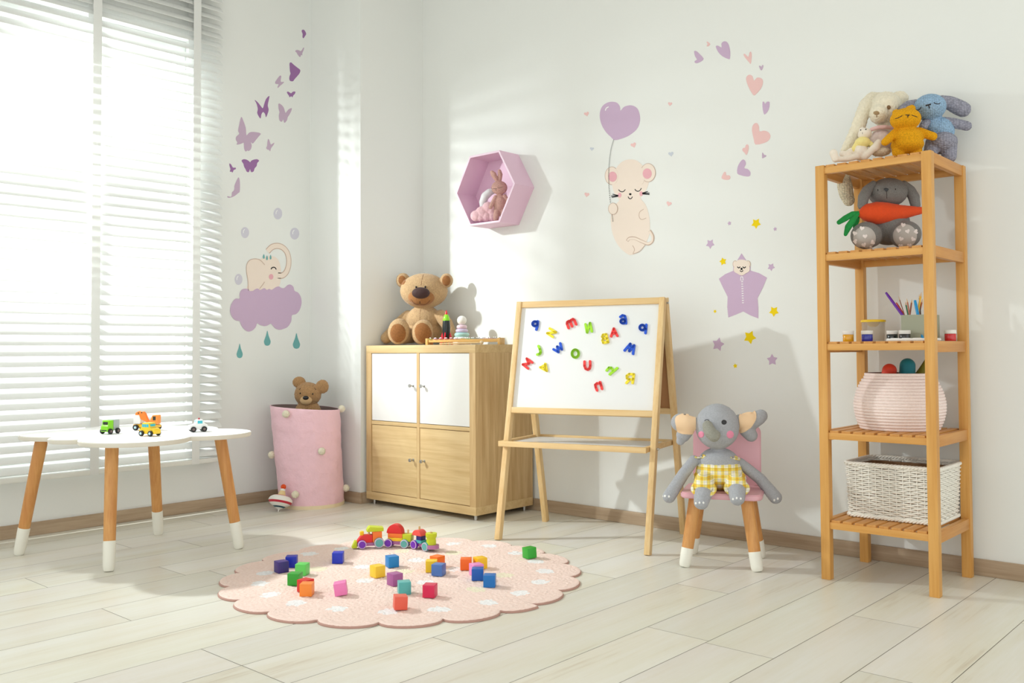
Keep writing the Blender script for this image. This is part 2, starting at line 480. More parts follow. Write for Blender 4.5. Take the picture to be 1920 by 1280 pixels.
# ================================================================ shelf tower
m_birch = wood('birch', (225, 172, 98), (206, 146, 70), 2, .42)
m_birchx = wood('birch_rail', (226, 172, 98), (206, 146, 70), 0, .42)
m_birchy = wood('birch_slat', (216, 158, 88), (196, 132, 62), 1, .42)
SX, SY, SW, SD, SH = 2.7974, -.394, .3718, .3579, 1.376; PT = .030
sh = empty('shelving_unit', (SX, SY, 0), 0, 'tall narrow birch wood shelving tower with five slatted shelves against the wall', 'shelf')
for xx in (0, SW-PT):
    for yy in (0, SD-PT): boxo('post', (xx, yy, 0), (xx+PT, yy+PT, SH), m_birch, sh, .0015)
LV = [1.376, 1.084, .786, .492, .197]    # top of slats
for z in LV:
    t = boxo('front_rail', (PT, .003, z-.029), (SW-PT, .021, z-.007), m_birchx, sh, .001)
    boxo('back_rail', (PT, SD-.021, z-.029), (SW-PT, SD-.003, z-.007), m_birchx, sh, .001)
    for xx in (.003, SW-.021): boxo('side_rail', (xx, PT, z-.036), (xx+.018, SD-PT, z-.001), m_birchy, sh, .001)
    for i in range(8):
        xa = PT+.004+i*(SW-2*PT-.008+.009)/8
        boxo('slat', (xa, .005, z-.0075), (xa+.0293, SD-.005, z), m_birchy, sh, .001)

# ================================================================ easel
m_pine = wood('pine', (238, 208, 156), (222, 182, 122), 2, .5)
m_pinex = wood('pine_rail', (238, 208, 156), (222, 182, 122), 0, .5)
EC = V((1.802, -.333, 0)); EA = math.radians(14.4)
ea = empty('childrens_easel', EC, EA, 'pine A-frame children\'s easel with a white magnetic board and low tray', 'easel')
EH = .967; FY = .223
def fy(z): return -FY*(1-z/EH)
for sx in (-1, 1):
    for sy in (1, -1):     # sy=1 front
        bm = bmesh.new()
        beam(bm, (sx*.316, -FY*sy, 0), (sx*.316, -.012*sy, EH), .022, .03, up=V((0, 1, 0)), bev=.002)
        o = fin('leg', bm, m_pine, ea, True, angle=40)
# white board in the plane of the front legs
EM = Matrix.Translation(EC) @ Matrix.Rotation(EA, 4, 'Z')
def slab(name, za, zb, x0, x1, off0, off1, m, bev=.001, side=1):
    """board lying in the sloping plane of the front (side=1) or rear legs"""
    bm = bmesh.new(); d = V((0, FY-.012, EH)).normalized(); nn = V((0, -d.z, d.y))   # outward normal of the front frame
    base = V((0, -FY, 0)); L = EH/d.z
    vs = box(bm, (x0, off0, za/EH*L), (x1, off1, zb/EH*L), None, bev)
    M = Matrix((V((1, 0, 0)), nn, d)).transposed().to_4x4(); M.translation = base
    for q in bm.verts: q.co = M @ q.co
    if side < 0:
        for q in bm.verts: q.co = V((q.co.x, -q.co.y, q.co.z))
    return fin(name, bm, m, ea, True, angle=40)
m_board = mat('whiteboard', (240, 242, 242), .3, spec=.5)
slab('white_board', .52, .95, -.306, .306, -.004, .003, m_board)
slab('top_rail', .942, .967, -.305, .305, -.011, .011, m_pinex)
slab('bottom_rail', .503, .526, -.305, .305, -.012, .014, m_pinex)
slab('chalk_board', .52, .95, -.306, .306, -.003, .003, mat('board_back', (176, 128, 84), .8), side=-1)
slab('rear_top_rail', .942, .967, -.305, .305, -.011, .011, m_pinex, side=-1)
slab('rear_bottom_rail', .503, .526, -.305, .305, -.011, .011, m_pinex, side=-1)
TZ = .385
tray = boxo('tray_panel', (-.318, -.165, TZ-.006), (.298, .150, TZ-.001), m_board, ea, .0005)
boxo('tray_rail', (-.335, -.186, TZ-.014), (.30, -.166, TZ+.008), m_pinex, ea, .003)
boxo('tray_rail', (-.335, .152, TZ-.014), (.30, .170, TZ+.008), m_pinex, ea, .003)
for xx in (-.335, .284): boxo('tray_end', (xx, -.167, TZ-.012), (xx+.018, .153, TZ+.008), m_pinex, ea, .002)
for sx in (-1, 1):
    bm = bmesh.new(); cone(bm, (sx*.335, 0, EH-.02), (sx*.326, 0, EH-.02), .004, .004, 14); fin('screw', bm, m_metal, ea, True, angle=40)
    bm = bmesh.new(); cone(bm, (sx*.337, -.14, TZ), (sx*.326, -.14, TZ), .004, .004, 14); fin('screw', bm, m_metal, ea, True, angle=40)

# magnetic letters on the board
d_ = V((0, FY-.012, EH)).normalized(); n_ = V((0, -d_.z, d_.y))
BP = EM @ (V((0, -FY, 0))+n_*.0035); BN = (EM.to_3x3() @ n_).normalized()
LC = {'b': mat('magnet_blue', (18, 84, 214), .35), 'y': mat('magnet_yellow', (252, 230, 44), .35), 'r': mat('magnet_red', (250, 60, 58), .35), 'g': mat('magnet_green', (166, 230, 40), .35)}
za, zb, zc = (970, 580, 10.664), (1090, 580, 10.664), (1060, 640, 10.669)
def circ(cx, cy, rx, ry, n=18, a0=0, a1=360): return [(cx+rx*math.cos(math.radians(a0+(a1-a0)*i/n)), cy+ry*math.sin(math.radians(a0+(a1-a0)*i/n))) for i in range(n+1)]
letters = [
 ('b', za, [circ(362, 290, 52, 46), [(415, 240), (407, 330), (385, 405)]], 'blue letter q magnet nearest the upper left corner of the easel board'),
 ('y', za, [[(655, 385), (775, 458)], [(605, 478), (715, 552)], [(775, 458), (605, 478)]], 'yellow letter N magnet lying on its side, below the red m'),
 ('r', za, [[(1030, 375), (1000, 290), (1005, 255), (1040, 235), (1065, 255), (1100, 340)], [(1065, 255), (1075, 220), (1120, 195), (1145, 215), (1180, 300)]], 'red small letter m magnet near the top of the easel board'),
 ('g', zb, [[(90, 300), (120, 460)], [(180, 275), (215, 440)], [(120, 460), (180, 275)]], 'green N shaped magnet right of the red m'),
 ('b', za, [[(730, 800), (825, 855), (805, 745), (895, 800), (865, 680)]], 'blue W shaped magnet tilted left, beside the green ring'),
 ('g', za, [[(430, 735), (460, 800), (470, 860), (450, 892), (405, 905)]], 'green hook shaped letter magnet at the left of the board'),
 ('g', za, [circ(1165, 885, 66, 78, 24)], 'green letter O magnet in the middle of the easel board'),
 ('r', za, [[(303, 1062), (195, 985), (235, 1085), (118, 1102), (220, 1182)]], 'red letter M magnet turned on its side at the left edge of the board'),
 ('y', za, [[(565, 1090), (592, 1228), (465, 1160)], [(565, 1110), (480, 1160)], [(570, 1130), (560, 1200)]], 'yellow V shaped magnet beside the sideways red M'),
 ('r', zb, [[(70, 1045), (70, 1130), (92, 1188), (130, 1205), (168, 1185), (183, 1130), (180, 1040)]], 'red letter U magnet right of the green O'),
 ('r', zb, [[(602, 540), (655, 385), (725, 530)], [(632, 478), (695, 478)]], 'red letter A magnet touching the yellow B'),
 ('y', zb, [[(502, 500), (520, 580), (537, 655)], [(502, 500), (440, 510), (425, 550), (450, 583), (518, 583)], [(450, 583), (430, 620), (445, 670), (537, 655)]], 'yellow mirrored letter B magnet left of the red A'),
 ('b', zb, [[(785, 152), (830, 122), (875, 135), (893, 200), (897, 278)], circ(838, 240, 46, 40)], 'blue small letter a magnet at the top right of the board'),
 ('b', zb, [circ(1225, 365, 52, 52), [(1305, 310), (1298, 400), (1287, 475)]], 'blue letter q magnet nearest the upper right corner of the easel board'),
 ('b', zb, [[(870, 822), (985, 690), (965, 835), (1062, 720), (1040, 890)], [(985, 720), (1040, 760)]], 'blue letter M magnet at the right of the board'),
 ('g', zc, [[(832, 582), (880, 527), (925, 530), (955, 580)], [(1045, 535), (895, 660)]], 'green Y shaped magnet left of the yellow R'),
 ('y', zc, [[(1375, 660), (1365, 750), (1350, 832)], [(1375, 660), (1285, 655), (1235, 690), (1240, 740), (1290, 762), (1365, 762)], [(1290, 762), (1228, 832)]], 'yellow mirrored letter R magnet at the lower right of the board'),
 ('r', zc, [[(700, 815), (722, 880), (738, 950)], [(705, 845), (640, 840), (605, 870), (615, 920), (640, 980)]], 'red small letter n magnet, lowest on the board')]
for cc, zmn, strokes, lab in letters:
    bm = bmesh.new(); w_ = 22/zmn[2]
    lo_all = [onpt(zmn[0]+a/zmn[2], zmn[1]+b/zmn[2], BP, BN) for st in strokes for a, b in st]
    c0 = sum(lo_all, V())/len(lo_all); rr = w_/FPX*(c0-CAM).dot(FW)*1.12
    xx = BN.cross(V((0, 0, 1))).normalized(); yy = xx.cross(BN)
    Ml = Matrix((xx, yy, BN)).transposed().to_4x4(); Ml.translation = c0; Mi = Ml.inverted()
    for st in strokes:
        P = [Mi @ onpt(zmn[0]+a/zmn[2], zmn[1]+b/zmn[2], BP, BN) for a, b in st]
        for a, b in zip(P, P[1:]):
            dd = (b-a)
            if dd.length < 1e-5: continue
            an = math.atan2(dd.y, dd.x); pts = []
            for i in range(9): t = an+PI/2+PI*i/8; pts.append(V((a.x+math.cos(t)*rr, a.y+math.sin(t)*rr, .0001)))
            for i in range(9): t = an-PI/2+PI*i/8; pts.append(V((b.x+math.cos(t)*rr, b.y+math.sin(t)*rr, .0001)))
            prism(bm, pts, V((0, 0, 1)), .0052)
    o = fin('letter_magnet', bm, LC[cc]); o.matrix_world = Ml
    tag(o, lab, 'letter magnet', 'magnetic letters on the easel board')

# ================================================================ chair
m_pinkp = mat('pink_paint', (230, 178, 188), .4)
m_beech = wood('beech', (222, 166, 100), (198, 134, 74), 2, .4)
m_cream = mat('cream_cap', (238, 236, 224), .45)
ch = empty('childs_chair', (2.43, -.39, 0), math.radians(24.3), 'small pink child\'s chair with round wooden legs and cream feet', 'chair')
def rrect(x0, y0, x1, y1, r, n=8):
    out = []
    for cx, cy, a in ((x1-r, y1-r, 0), (x0+r, y1-r, 90), (x0+r, y0+r, 180), (x1-r, y0+r, 270)):
        for i in range(n+1):
            t = math.radians(a+90*i/n); out.append((cx+r*math.cos(t), cy+r*math.sin(t)))
    return out
def plate(name, poly, z0, z1, m, parent, bev=.003):
    bm = bmesh.new(); vs = [bm.verts.new((p[0], p[1], z0)) for p in poly]; f = bm.faces.new(vs)
    r = bmesh.ops.extrude_face_region(bm, geom=[f]); top = [g for g in r['geom'] if isinstance(g, bmesh.types.BMVert)]
    for q in top: q.co.z = z1
    if bev:
        es = [e for e in bm.edges if abs(e.verts[0].co.z-e.verts[1].co.z) < 1e-6]
        bmesh.ops.bevel(bm, geom=es, offset=bev, segments=2, affect='EDGES')
    return fin(name, bm, m, parent, True, angle=40)
SZ = .262
plate('seat', rrect(-.135, -.13, .145, .125, .035), SZ-.020, SZ, m_pinkp, ch, .004)
bk = plate('backrest', [(p[0], p[1]) for p in rrect(-.118, 0, .128, .225, .028)], -.008, .008, m_pinkp, ch, .003)
bk.matrix_local = Matrix.Translation((0.004, .108, SZ-.004)) @ Matrix.Rotation(math.radians(83), 4, 'X')
def round_leg(parent, top, bot, cap, r, mwood, name='leg'):
    top, bot = V(top), V(bot); k = bot+(top-bot)*cap
    bm = bmesh.new(); cone(bm, k, top, r, r*1.12, 28); o = fin(name, bm, mwood, parent, True, angle=40)
    bm = bmesh.new(); cone(bm, bot, k, r, r, 28, rings=[(0, r*.55), (.015, r*.78), (.08, r*.93), (.2, r*1.0), (.97, r*1.06), (1, r*1.02)])
    fin('leg_cap', bm, m_cream, o, True, angle=40)
for sx, sy in ((-1, -1), (1, -1), (-1, 1), (1, 1)):
    round_leg(ch, (sx*.088+.003, sy*.075, SZ-.021), (sx*.124+.002, sy*.112, 0), .27, .0205, m_beech)

# ================================================================ low table
tb = empty('cloud_table', (.63, -1.70, 0), 0, 'low white cloud-shaped children\'s table with four splayed wooden legs', 'table')
lobes = [(.45, -1.86, .178), (.665, -1.93, .092), (.855, -1.80, .188), (.84, -1.52, .175), (.60, -1.55, .20), (.435, -1.625, .20)]
def cloud(cs, c, n=150):
    out = []
    for i in range(n):
        t = 2*PI*i/n; dx, dy = math.cos(t), math.sin(t); best = 0
        for x, y, r in cs:
            ex, ey = x-c[0], y-c[1]; p = ex*dx+ey*dy; q = ex*ex+ey*ey-p*p
            if r*r > q: best = max(best, p+math.sqrt(r*r-q))
        out.append((dx*best, dy*best))
    return out
TT = .455
plate('tabletop', cloud(lobes, (.63, -1.70)), TT-.016, TT, mat('table_white', (244, 244, 242), .4), tb, .0025)
band = tb.children[0]; band.data.materials.append(mat('table_edge', (226, 220, 206), .5))
for p in band.data.polygons:
    if abs(p.normal.z) < .3: p.material_index = 1
for tx, ty, bx, by in ((.425, -1.955, .355, -2.008), (.815, -1.865, .879, -1.903), (.455, -1.53, .394, -1.473), (.845, -1.455, .896, -1.40)):
    round_leg(tb, (tx-.63, ty+1.70, TT-.017), (bx-.63, by+1.70, 0), .235, .0205, m_beech)

# ================================================================ hexagon shelf
m_hex = mat('hex_pink', (234, 198, 220), .5)
HC = V((1.019, 0, 1.549)); HR, HD, HT = .200, .14, .010
n = 6; bm = bmesh.new(); outer, inner = [], []
for i in range(6):
    t = math.radians(60*i); outer.append((HR*math.cos(t), HR*math.sin(t))); inner.append(((HR-HT*1.15)*math.cos(t), (HR-HT*1.15)*math.sin(t)))
def ringv(L, y): return [bm.verts.new((a, y, b)) for a, b in L]
of, ob_, if_, ib = ringv(outer, -HD), ringv(outer, -.0003), ringv(inner, -HD), ringv(inner, -.006)
for i in range(6):
    j = (i+1) % 6
    bm.faces.new((of[i], of[j], ob_[j], ob_[i])); bm.faces.new((if_[j], if_[i], ib[i], ib[j]))
    f = bm.faces.new((of[j], of[i], if_[i], if_[j])); f.material_index = 1
bm.faces.new(ib); bm.faces.new(ob_[::-1])
es = [e for e in bm.edges if abs(e.verts[0].co.y+HD) < 1e-6 and abs(e.verts[1].co.y+HD) < 1e-6]
bmesh.ops.bevel(bm, geom=es, offset=.0008, segments=1, affect='EDGES')
hx = fin('hexagon_shelf', bm, mats=[m_hex, mat('hex_edge', (240, 215, 232), .5)]); hx.location = HC
tag(hx, 'pink hexagonal box shelf hung on the wall above the teddy bear', 'shelf')

# ================================================================ rug
RC = (1.706, -1.268); RV, RTt = .556, .045
wd = [(1.456, -1.666), (1.603, -1.724), (1.743, -1.729), (1.885, -1.685), (2.019, -1.608), (2.119, -1.496), (2.173, -1.348), (2.176, -1.208), (2.137, -1.06), (2.059, -.94), (1.941, -.851), (1.795, -.794), (1.633, -.771), (1.498, -.827), (1.35, -1.575), (1.216, -1.3), (1.233, -1.164), (1.688, -1.418), (1.856, -1.307), (1.527, -1.304), (1.802, -1.12), (1.595, -1.108)]
cdn = [(1.69, -1.255), (1.438, -1.424), (2.044, -1.265), (1.443, -1.043), (1.614, -.94), (1.987, -1.071)]
def rugr(t):
    ph = (math.degrees(t)+110.45)/18.35; fr = ph-math.floor(ph)
    return RV+.052*math.sqrt(max(0, 1-(2*fr-1)**2))**1.0
bm = bmesh.new(); NA, NR = 720, 190; prev = None
ZT = .0085
for k in range(NR+1):
    f = k/NR; rg = []
    for i in range(NA):
        t = 2*PI*i/NA; R_ = rugr(t)*f if f > .8 else (RV*f+(rugr(t)-RV)*max(0, (f-.3))/.7*f)
        x, y = RC[0]+math.cos(t)*R_, RC[1]+math.sin(t)*R_
        if k == 0: x, y = RC[0]+math.cos(t)*.0005, RC[1]+math.sin(t)*.0005
        e = (1-f)*NR
        h = ZT*(1 if e > 4 else (.35+.65*math.sqrt(1-(1-e/4)**2)))
        h += (noise.noise(V((x*95, y*95, 0)))*.0022+noise.noise(V((x*210, y*210, 3)))*.0018+noise.noise(V((x*9, y*9, 7)))*.0015)*(1 if e > 4 else .3)
        rg.append(bm.verts.new((x-RC[0], y-RC[1], max(h, .002))))
    if prev:
        for i in range(NA):
            fc = bm.faces.new((prev[i], rg[i], rg[(i+1) % NA], prev[(i+1) % NA])); fc.smooth = True
            c = fc.verts[0].co; x, y = c.x+RC[0], c.y+RC[1]; jt = noise.noise(V((x*60, y*60, 1)))*.012
            if k >= NR: fc.material_index = 3
            elif any((x-a)**2+(y-b)**2 < (.029+jt)**2 for a, b in wd): fc.material_index = 1
            elif any((x-a)**2+(y-b)**2 < (.032+jt)**2 for a, b in cdn): fc.material_index = 2
    prev = rg
bt = [bm.verts.new((v.co.x, v.co.y, .0004)) for v in prev]
for i in range(NA):
    fc = bm.faces.new((prev[i], bt[i], bt[(i+1) % NA], prev[(i+1) % NA])); fc.material_index = 3
bm.faces.new(bt)
def pile(name, c, d): return mat(name, c, .95, 'cloth', alt=d, scale=110, bs=.7, bd=.004, spec=.1)
rug = fin('rug', bm, mats=[pile('rug_pink', (246, 224, 214), (238, 208, 196)), pile('rug_white', (248, 246, 246), (232, 228, 228)), pile('rug_cream', (244, 234, 210), (232, 220, 192)), mat('rug_binding', (186, 146, 134), .9)])
rug.location = (RC[0], RC[1], 0); tag(rug, 'round pale pink shaggy rug with scalloped edge and white dots on the floor', 'rug')
# ================================================================ plush toys
m_eye = mat('eye_black', (22, 20, 22), .25)
m_stitch = mat('stitch_black', (40, 30, 30), .8)
def skin(T, name, build, m, voxel=.0028, smooth=5, fur=0, freq=120, parent=None):
    bm = bmesh.new(); build(bm); return fuse(name, bm, m, parent or T.root, voxel, smooth, fur, freq)

# ---- grey elephant on the chair
m_el = mat('elephant_grey', (182, 184, 190), .9, 'cloth', var=.22, scale=230, bs=.5, bd=.0015, spec=.1)
sp = ch.matrix_world if False else Matrix.Translation(ch.location) @ Matrix.Rotation(ch.rotation_euler.z, 4, 'Z')
T = Toy('plush_elephant', 'grey plush elephant in yellow checked shorts sitting on the pink chair', 'plush toy', sp @ V((0, -.02, SZ+.001)), (1230, 750, 6.096))
def f(bm):
    T.E(bm, 715, 720, 235, 185, .015, .06); T.E(bm, 725, 872, 265, 146, .01, .062)
    T.E(bm, 700, 300, 248, 262, .0, .078)
    T.C(bm, [(430, 690, 62, .02), (310, 850, 66, .0), (150, 1100, 74, -.02)])
    T.C(bm, [(965, 720, 60, .02), (1190, 900, 66, .0), (1365, 1110, 74, -.02)])
    T.C(bm, [(560, 960, 100, -.03), (535, 1080, 98, -.115), (517, 1165, 82, -.135)])
    T.C(bm, [(915, 960, 100, -.03), (925, 1050, 98, -.13), (930, 1118, 82, -.155)])
body = skin(T, 'body', f, m_el, fur=.0006, freq=260)
T.bvh([body])
def f(bm): T.C(bm, [(590, 290, 58, -.062), (602, 330, 66, -.078), (630, 380, 68, -.096), (662, 412, 64, -.103), (688, 395, 50, -.10)])
skin(T, 'trunk', f, mat('trunk_grey', (164, 163, 152), .9, 'cloth', var=.25, scale=230, bs=.4, bd=.001, spec=.1), fur=.0004, freq=260)
def ear(L):
    def g(bm):
        if L:
            T.C(bm, [(430, 260, 70, .015), (330, 265, 112, .022), (275, 255, 105, .026)]); T.C(bm, [(350, 330, 90, .024), (310, 400, 80, .026), (278, 468, 48, .028)])
        else:
            T.C(bm, [(960, 240, 80, .015), (1060, 240, 105, .022)]); T.C(bm, [(1080, 260, 90, .026), (1170, 200, 85, .026), (1200, 180, 76, .028)]); T.C(bm, [(1040, 340, 90, .026), (1085, 400, 76, .028)])
    o = skin(T, 'ear', g, m_el, fur=.0005, freq=260); T.bvh([o])
    P0 = [(215, 205), (270, 162), (370, 143), (455, 160), (462, 200), (452, 375), (335, 398), (250, 372), (222, 290)] if L else [(942, 150), (1000, 118), (1060, 103), (1125, 108), (1152, 150), (1140, 230), (1085, 318), (1010, 372), (955, 380), (948, 280)]
    c_ = (sum(p[0] for p in P0)/len(P0), sum(p[1] for p in P0)/len(P0)); P = [(c_[0]+(p[0]-c_[0])*.95, c_[1]+(p[1]-c_[1])*.95) for p in P0]
    T.patch('ear_lining', P, mat('peach_felt', (250, 215, 175), .9), .0035, o)
ear(True); ear(False)
T.bvh([body])
T.disc('eye', 778, 252, 31, 29, m_eye, .0012)
T.line('winking_eye', [(556, 238), (570, 224), (590, 222), (608, 236)], .0011, m_stitch)
for a, b, r_ in ((515, 392, 36), (848, 393, 43)): T.disc('cheek', a, b, r_, r_*1.08, mat('cheek_pink', (238, 150, 180), .8), .001)
for a, b in ((72, 1098), (102, 1095), (148, 1100), (1352, 1142), (1392, 1125)): T.disc('claw', a, b, 12, 14, m_white, .0008, n=10)
for a, b in ((455, 1178), (497, 1170), (542, 1172), (880, 1130), (922, 1118), (968, 1124)): T.disc('claw', a, b, 12, 14, m_white, .0008, n=10)
n = NT('yellow_gingham'); v = n.coord((1, 1, 1)); sx = n.n('ShaderNodeSeparateXYZ'); n.l(v, sx.inputs[0])
def band(src, k, th, ph=0.0):
    a = n.n('ShaderNodeMath', operation='MULTIPLY_ADD'); n.l(src, a.inputs[0]); a.inputs[1].default_value = k; a.inputs[2].default_value = ph
    b = n.n('ShaderNodeMath', operation='FRACT'); n.l(a.outputs[0], b.inputs[0])
    c = n.n('ShaderNodeMath', operation='LESS_THAN'); n.l(b.outputs[0], c.inputs[0]); c.inputs[1].default_value = th
    return c.outputs[0]
bx, bz = band(sx.outputs[0], 42, .45, 100), band(sx.outputs[2], 42, .45, 100)
ad = n.n('ShaderNodeMath', operation='ADD'); n.l(bx, ad.inputs[0]); n.l(bz, ad.inputs[1]); hf = n.n('ShaderNodeMath', operation='MULTIPLY'); n.l(ad.outputs[0], hf.inputs[0]); hf.inputs[1].default_value = .5
c1 = n.ramp(hf.outputs[0], [(0, lin((246, 240, 222))), (.5, lin((244, 222, 120))), (1, lin((238, 190, 48)))])
lx, lz = band(sx.outputs[0], 110, .1, 100.3), band(sx.outputs[2], 110, .1, 100.3); mxm = n.n('ShaderNodeMath', operation='MAXIMUM'); n.l(lx, mxm.inputs[0]); n.l(lz, mxm.inputs[1])
sc2 = n.n('ShaderNodeMath', operation='MULTIPLY'); n.l(mxm.outputs[0], sc2.inputs[0]); sc2.inputs[1].default_value = .45
mm = n.n('ShaderNodeMixRGB'); n.l(sc2.outputs[0], mm.inputs[0]); n.l(c1, mm.inputs[1]); mm.inputs[2].default_value = lin((90, 110, 110)); n.l(mm.outputs[0], n.b.inputs['Base Color'])
n.b.inputs['Roughness'].default_value = .9; m_ging = n.m
def f(bm):
    T.E(bm, 718, 810, 262, 195, .012, .066); T.E(bm, 726, 886, 300, 140, .006, .070)
    T.C(bm, [(560, 930, 118, -.03), (545, 985, 118, -.09)]); T.C(bm, [(905, 930, 118, -.03), (918, 975, 118, -.10)])
shorts = skin(T, 'shorts', f, m_ging, fur=.0007, freq=40); T.bvh([shorts, body])
for L in (1, 0):
    bm = bmesh.new(); c = T.Z(545 if L else 922, 1010 if L else 1000, -.10 if L else -.11); rr = T.r(120)
    P = [c+V((math.cos(2*PI*i/30)*rr, math.sin(2*PI*i/30)*rr*.62-.006, math.sin(2*PI*i/30)*rr*.55)) for i in range(30)]
    tube(bm, P, T.r(22), 8, True); fin('cuff', bm, m_ging, shorts, True)
for pts in ([(450, 625), (490, 640), (535, 655), (560, 640), (540, 628)], [(850, 655), (885, 665), (945, 680), (950, 665), (900, 645)]): T.line('strap', pts, .0035, m_ging, 4, shorts)
for a, b in ((522, 650), (868, 660)): T.disc('button', a, b, 12, 12, m_metal, .0015, n=12, parent=shorts, off=.003)

# ---- big brown teddy on the cabinet
m_bear = mat('teddy_fur', (204, 170, 128), .95, 'fur', var=.3, scale=150, bs=.6, bd=.002, spec=.1)
m_bear2 = mat('teddy_sole', (160, 108, 64), .9, 'fur', var=.3, scale=120, bs=.3, bd=.001, spec=.1)
CT_Z = CZ+CH
T = Toy('teddy_bear', 'large light brown teddy bear with a dark nose sitting on the oak cabinet', 'plush toy', (.655, -.095, CT_Z+.0005), (700, 490, 6.736))
def f(bm):
    T.E(bm, 640, 372, 300, 222, -.035, .078)
    T.E(bm, 640, 740, 222, 190, -.01, .07); T.E(bm, 640, 885, 235, 160, -.01, .07)
    T.E(bm, 375, 240, 88, 96, .0, .028); T.E(bm, 925, 240, 82, 90, -.055, .026)
    T.C(bm, [(440, 700, 85, .02), (330, 790, 82, .02), (230, 900, 72, .0), (165, 965, 72, -.01)])
    T.C(bm, [(850, 690, 82, -.04), (925, 780, 78, -.06), (975, 880, 66, -.08), (940, 960, 60, -.09)])
    T.C(bm, [(480, 930, 100, -.02), (380, 930, 108, -.08)]); T.E(bm, 322, 884, 135, 162, -.12, .035, -8)
    T.C(bm, [(680, 930, 100, -.02), (650, 930, 105, -.08)]); T.E(bm, 618, 890, 128, 156, -.12, .035, -18)
body = skin(T, 'body', f, m_bear, .0035, 4, fur=.0012, freq=230); T.bvh([body])
T.disc('sole', 312, 905, 102, 122, m_bear2, .002, rot=-6); T.disc('sole', 630, 905, 108, 138, m_bear2, .002, rot=-20)
T.disc('inner_ear', 362, 236, 48, 60, m_bear2, .002); T.disc('inner_ear', 922, 242, 55, 68, m_bear2, .002)
def f(bm): T.E(bm, 608, 452, 168, 108, -.088, .045)
muz = skin(T, 'muzzle', f, mat('teddy_muzzle', (170, 118, 72), .9, 'fur', var=.25, scale=150, bs=.4, bd=.001, spec=.1), fur=.0006, freq=230)
def f(bm): T.E(bm, 600, 398, 112, 72, -.128, .026); T.E(bm, 590, 440, 50, 30, -.128, .022)
skin(T, 'nose', f, mat('teddy_nose', (66, 38, 36), .75, 'cloth', var=.3, scale=120, bs=.2, bd=.001))
for a in (541, 655):
    bm = bmesh.new(); p = T.hit(a, 322, .002)[0]; ellipsoid(bm, p, (.0045, .0045, .0055)); fin('eye', bm, m_eye, T.root, True)
T.bvh([muz, body]); T.line('mouth', [(478, 478), (505, 515), (545, 540), (588, 532), (588, 500), (590, 532), (640, 545), (690, 520), (716, 488)], .0009, m_stitch)
T.bvh([body]); T.line('seam', [(632, 165), (618, 210), (608, 260), (602, 300)], .0008, mat('seam_brown', (120, 84, 56), .9)); T.line('seam', [(598, 600), (590, 660), (586, 740)], .0008, MATS['seam_brown'])

# ---- small bear looking out of the laundry basket
m_curl = mat('curly_tan', (196, 154, 108), .95, 'fur', var=.4, scale=170, bs=.9, bd=.003, spec=.1)
T = Toy('teddy_bear', 'small curly tan teddy bear looking out of the pink laundry basket', 'plush toy', (.24, -.60, .37), (480, 680, 4.268))
def f(bm): T.E(bm, 415, 252, 106, 98, .0, .055); T.E(bm, 345, 155, 52, 46, .0, .018); T.E(bm, 530, 190, 52, 56, .0, .018); T.E(bm, 415, 420, 110, 130, .0, .05)
body = skin(T, 'body', f, m_curl, fur=.0022, freq=330); T.bvh([body])
def f(bm): T.E(bm, 400, 300, 48, 38, -.048, .02)
skin(T, 'muzzle', f, mat('bear_muzzle', (206, 172, 128), .9), .002); T.root['category'] = 'plush toy'
bm = bmesh.new(); ellipsoid(bm, T.Z(398, 280, -.066), (T.r(24), .007, T.r(16))); fin('nose', bm, m_eye, T.root, True)
for a, b in ((356, 244), (455, 249)):
    bm = bmesh.new(); p = T.hit(a, b, .002)[0]; ellipsoid(bm, p, (.003, .003, .0045)); fin('eye', bm, m_eye, T.root, True)
T.line('eyebrow', [(345, 215), (358, 202)], .0014, m_stitch); T.line('eyebrow', [(466, 200), (480, 216)], .0014, m_stitch)

# ---- pink crochet bunny, cloud and moon cushions in the hexagon
hz = 1.549-HR*math.sin(PI/3)+HT+.0005
m_cro = mat('crochet_pink', (234, 186, 174), .9, 'knit', var=.4, scale=300, bs=1.0, bd=.0015, spec=.1)
T = Toy('crochet_bunny', 'pink crocheted bunny standing in the hexagonal wall shelf', 'plush toy', (1.085, -.075, hz), (830, 260, 6.4))
def f(bm):
    T.E(bm, 680, 588, 97, 84, -.004, .03); T.E(bm, 685, 770, 80, 112, 0, .024)
    T.C(bm, [(650, 500, 22, 0), (612, 430, 34, 0), (592, 405, 24, 0)]); T.C(bm, [(688, 500, 20, 0), (690, 430, 30, 0), (682, 388, 22, 0)])
    T.C(bm, [(632, 700, 24, -.01), (598, 770, 24, -.015), (575, 820, 24, -.015)]); T.C(bm, [(745, 690, 24, -.01), (775, 730, 22, -.01), (785, 770, 22, -.01)])
    T.C(bm, [(655, 850, 38, 0), (645, 905, 36, -.004), (640, 958, 34, -.008)]); T.C(bm, [(720, 850, 38, 0), (722, 905, 36, -.002), (722, 950, 34, -.004)])
body = skin(T, 'body', f, m_cro, .0018, 4); T.bvh([body])
T.line('face', [(585, 592), (598, 602), (618, 598)], .0007, m_stitch); T.line('face', [(655, 588), (680, 592), (718, 578)], .0007, m_stitch)
T.line('nose', [(622, 598), (650, 598), (637, 606), (640, 624)], .0008, m_stitch, 1)
m_cl = mat('cloud_plush', (246, 204, 212), .95, 'fur', var=.12, scale=90, bs=.4, bd=.003, spec=.1)
T = Toy('cloud_cushion', 'fluffy pink cloud-shaped plush lying in the hexagonal wall shelf', 'cushion', (.985, -.098, hz), (830, 260, 6.4))
def f(bm):
    for a, b, r_ in ((400, 925, 68), (470, 890, 80), (545, 830, 74), (590, 860, 70), (600, 930, 66), (520, 930, 66), (450, 950, 44)): T.E(bm, a, b, r_, r_, 0, .02)
skin(T, 'plush', f, m_cl, .002, 5, fur=.0008, freq=120)
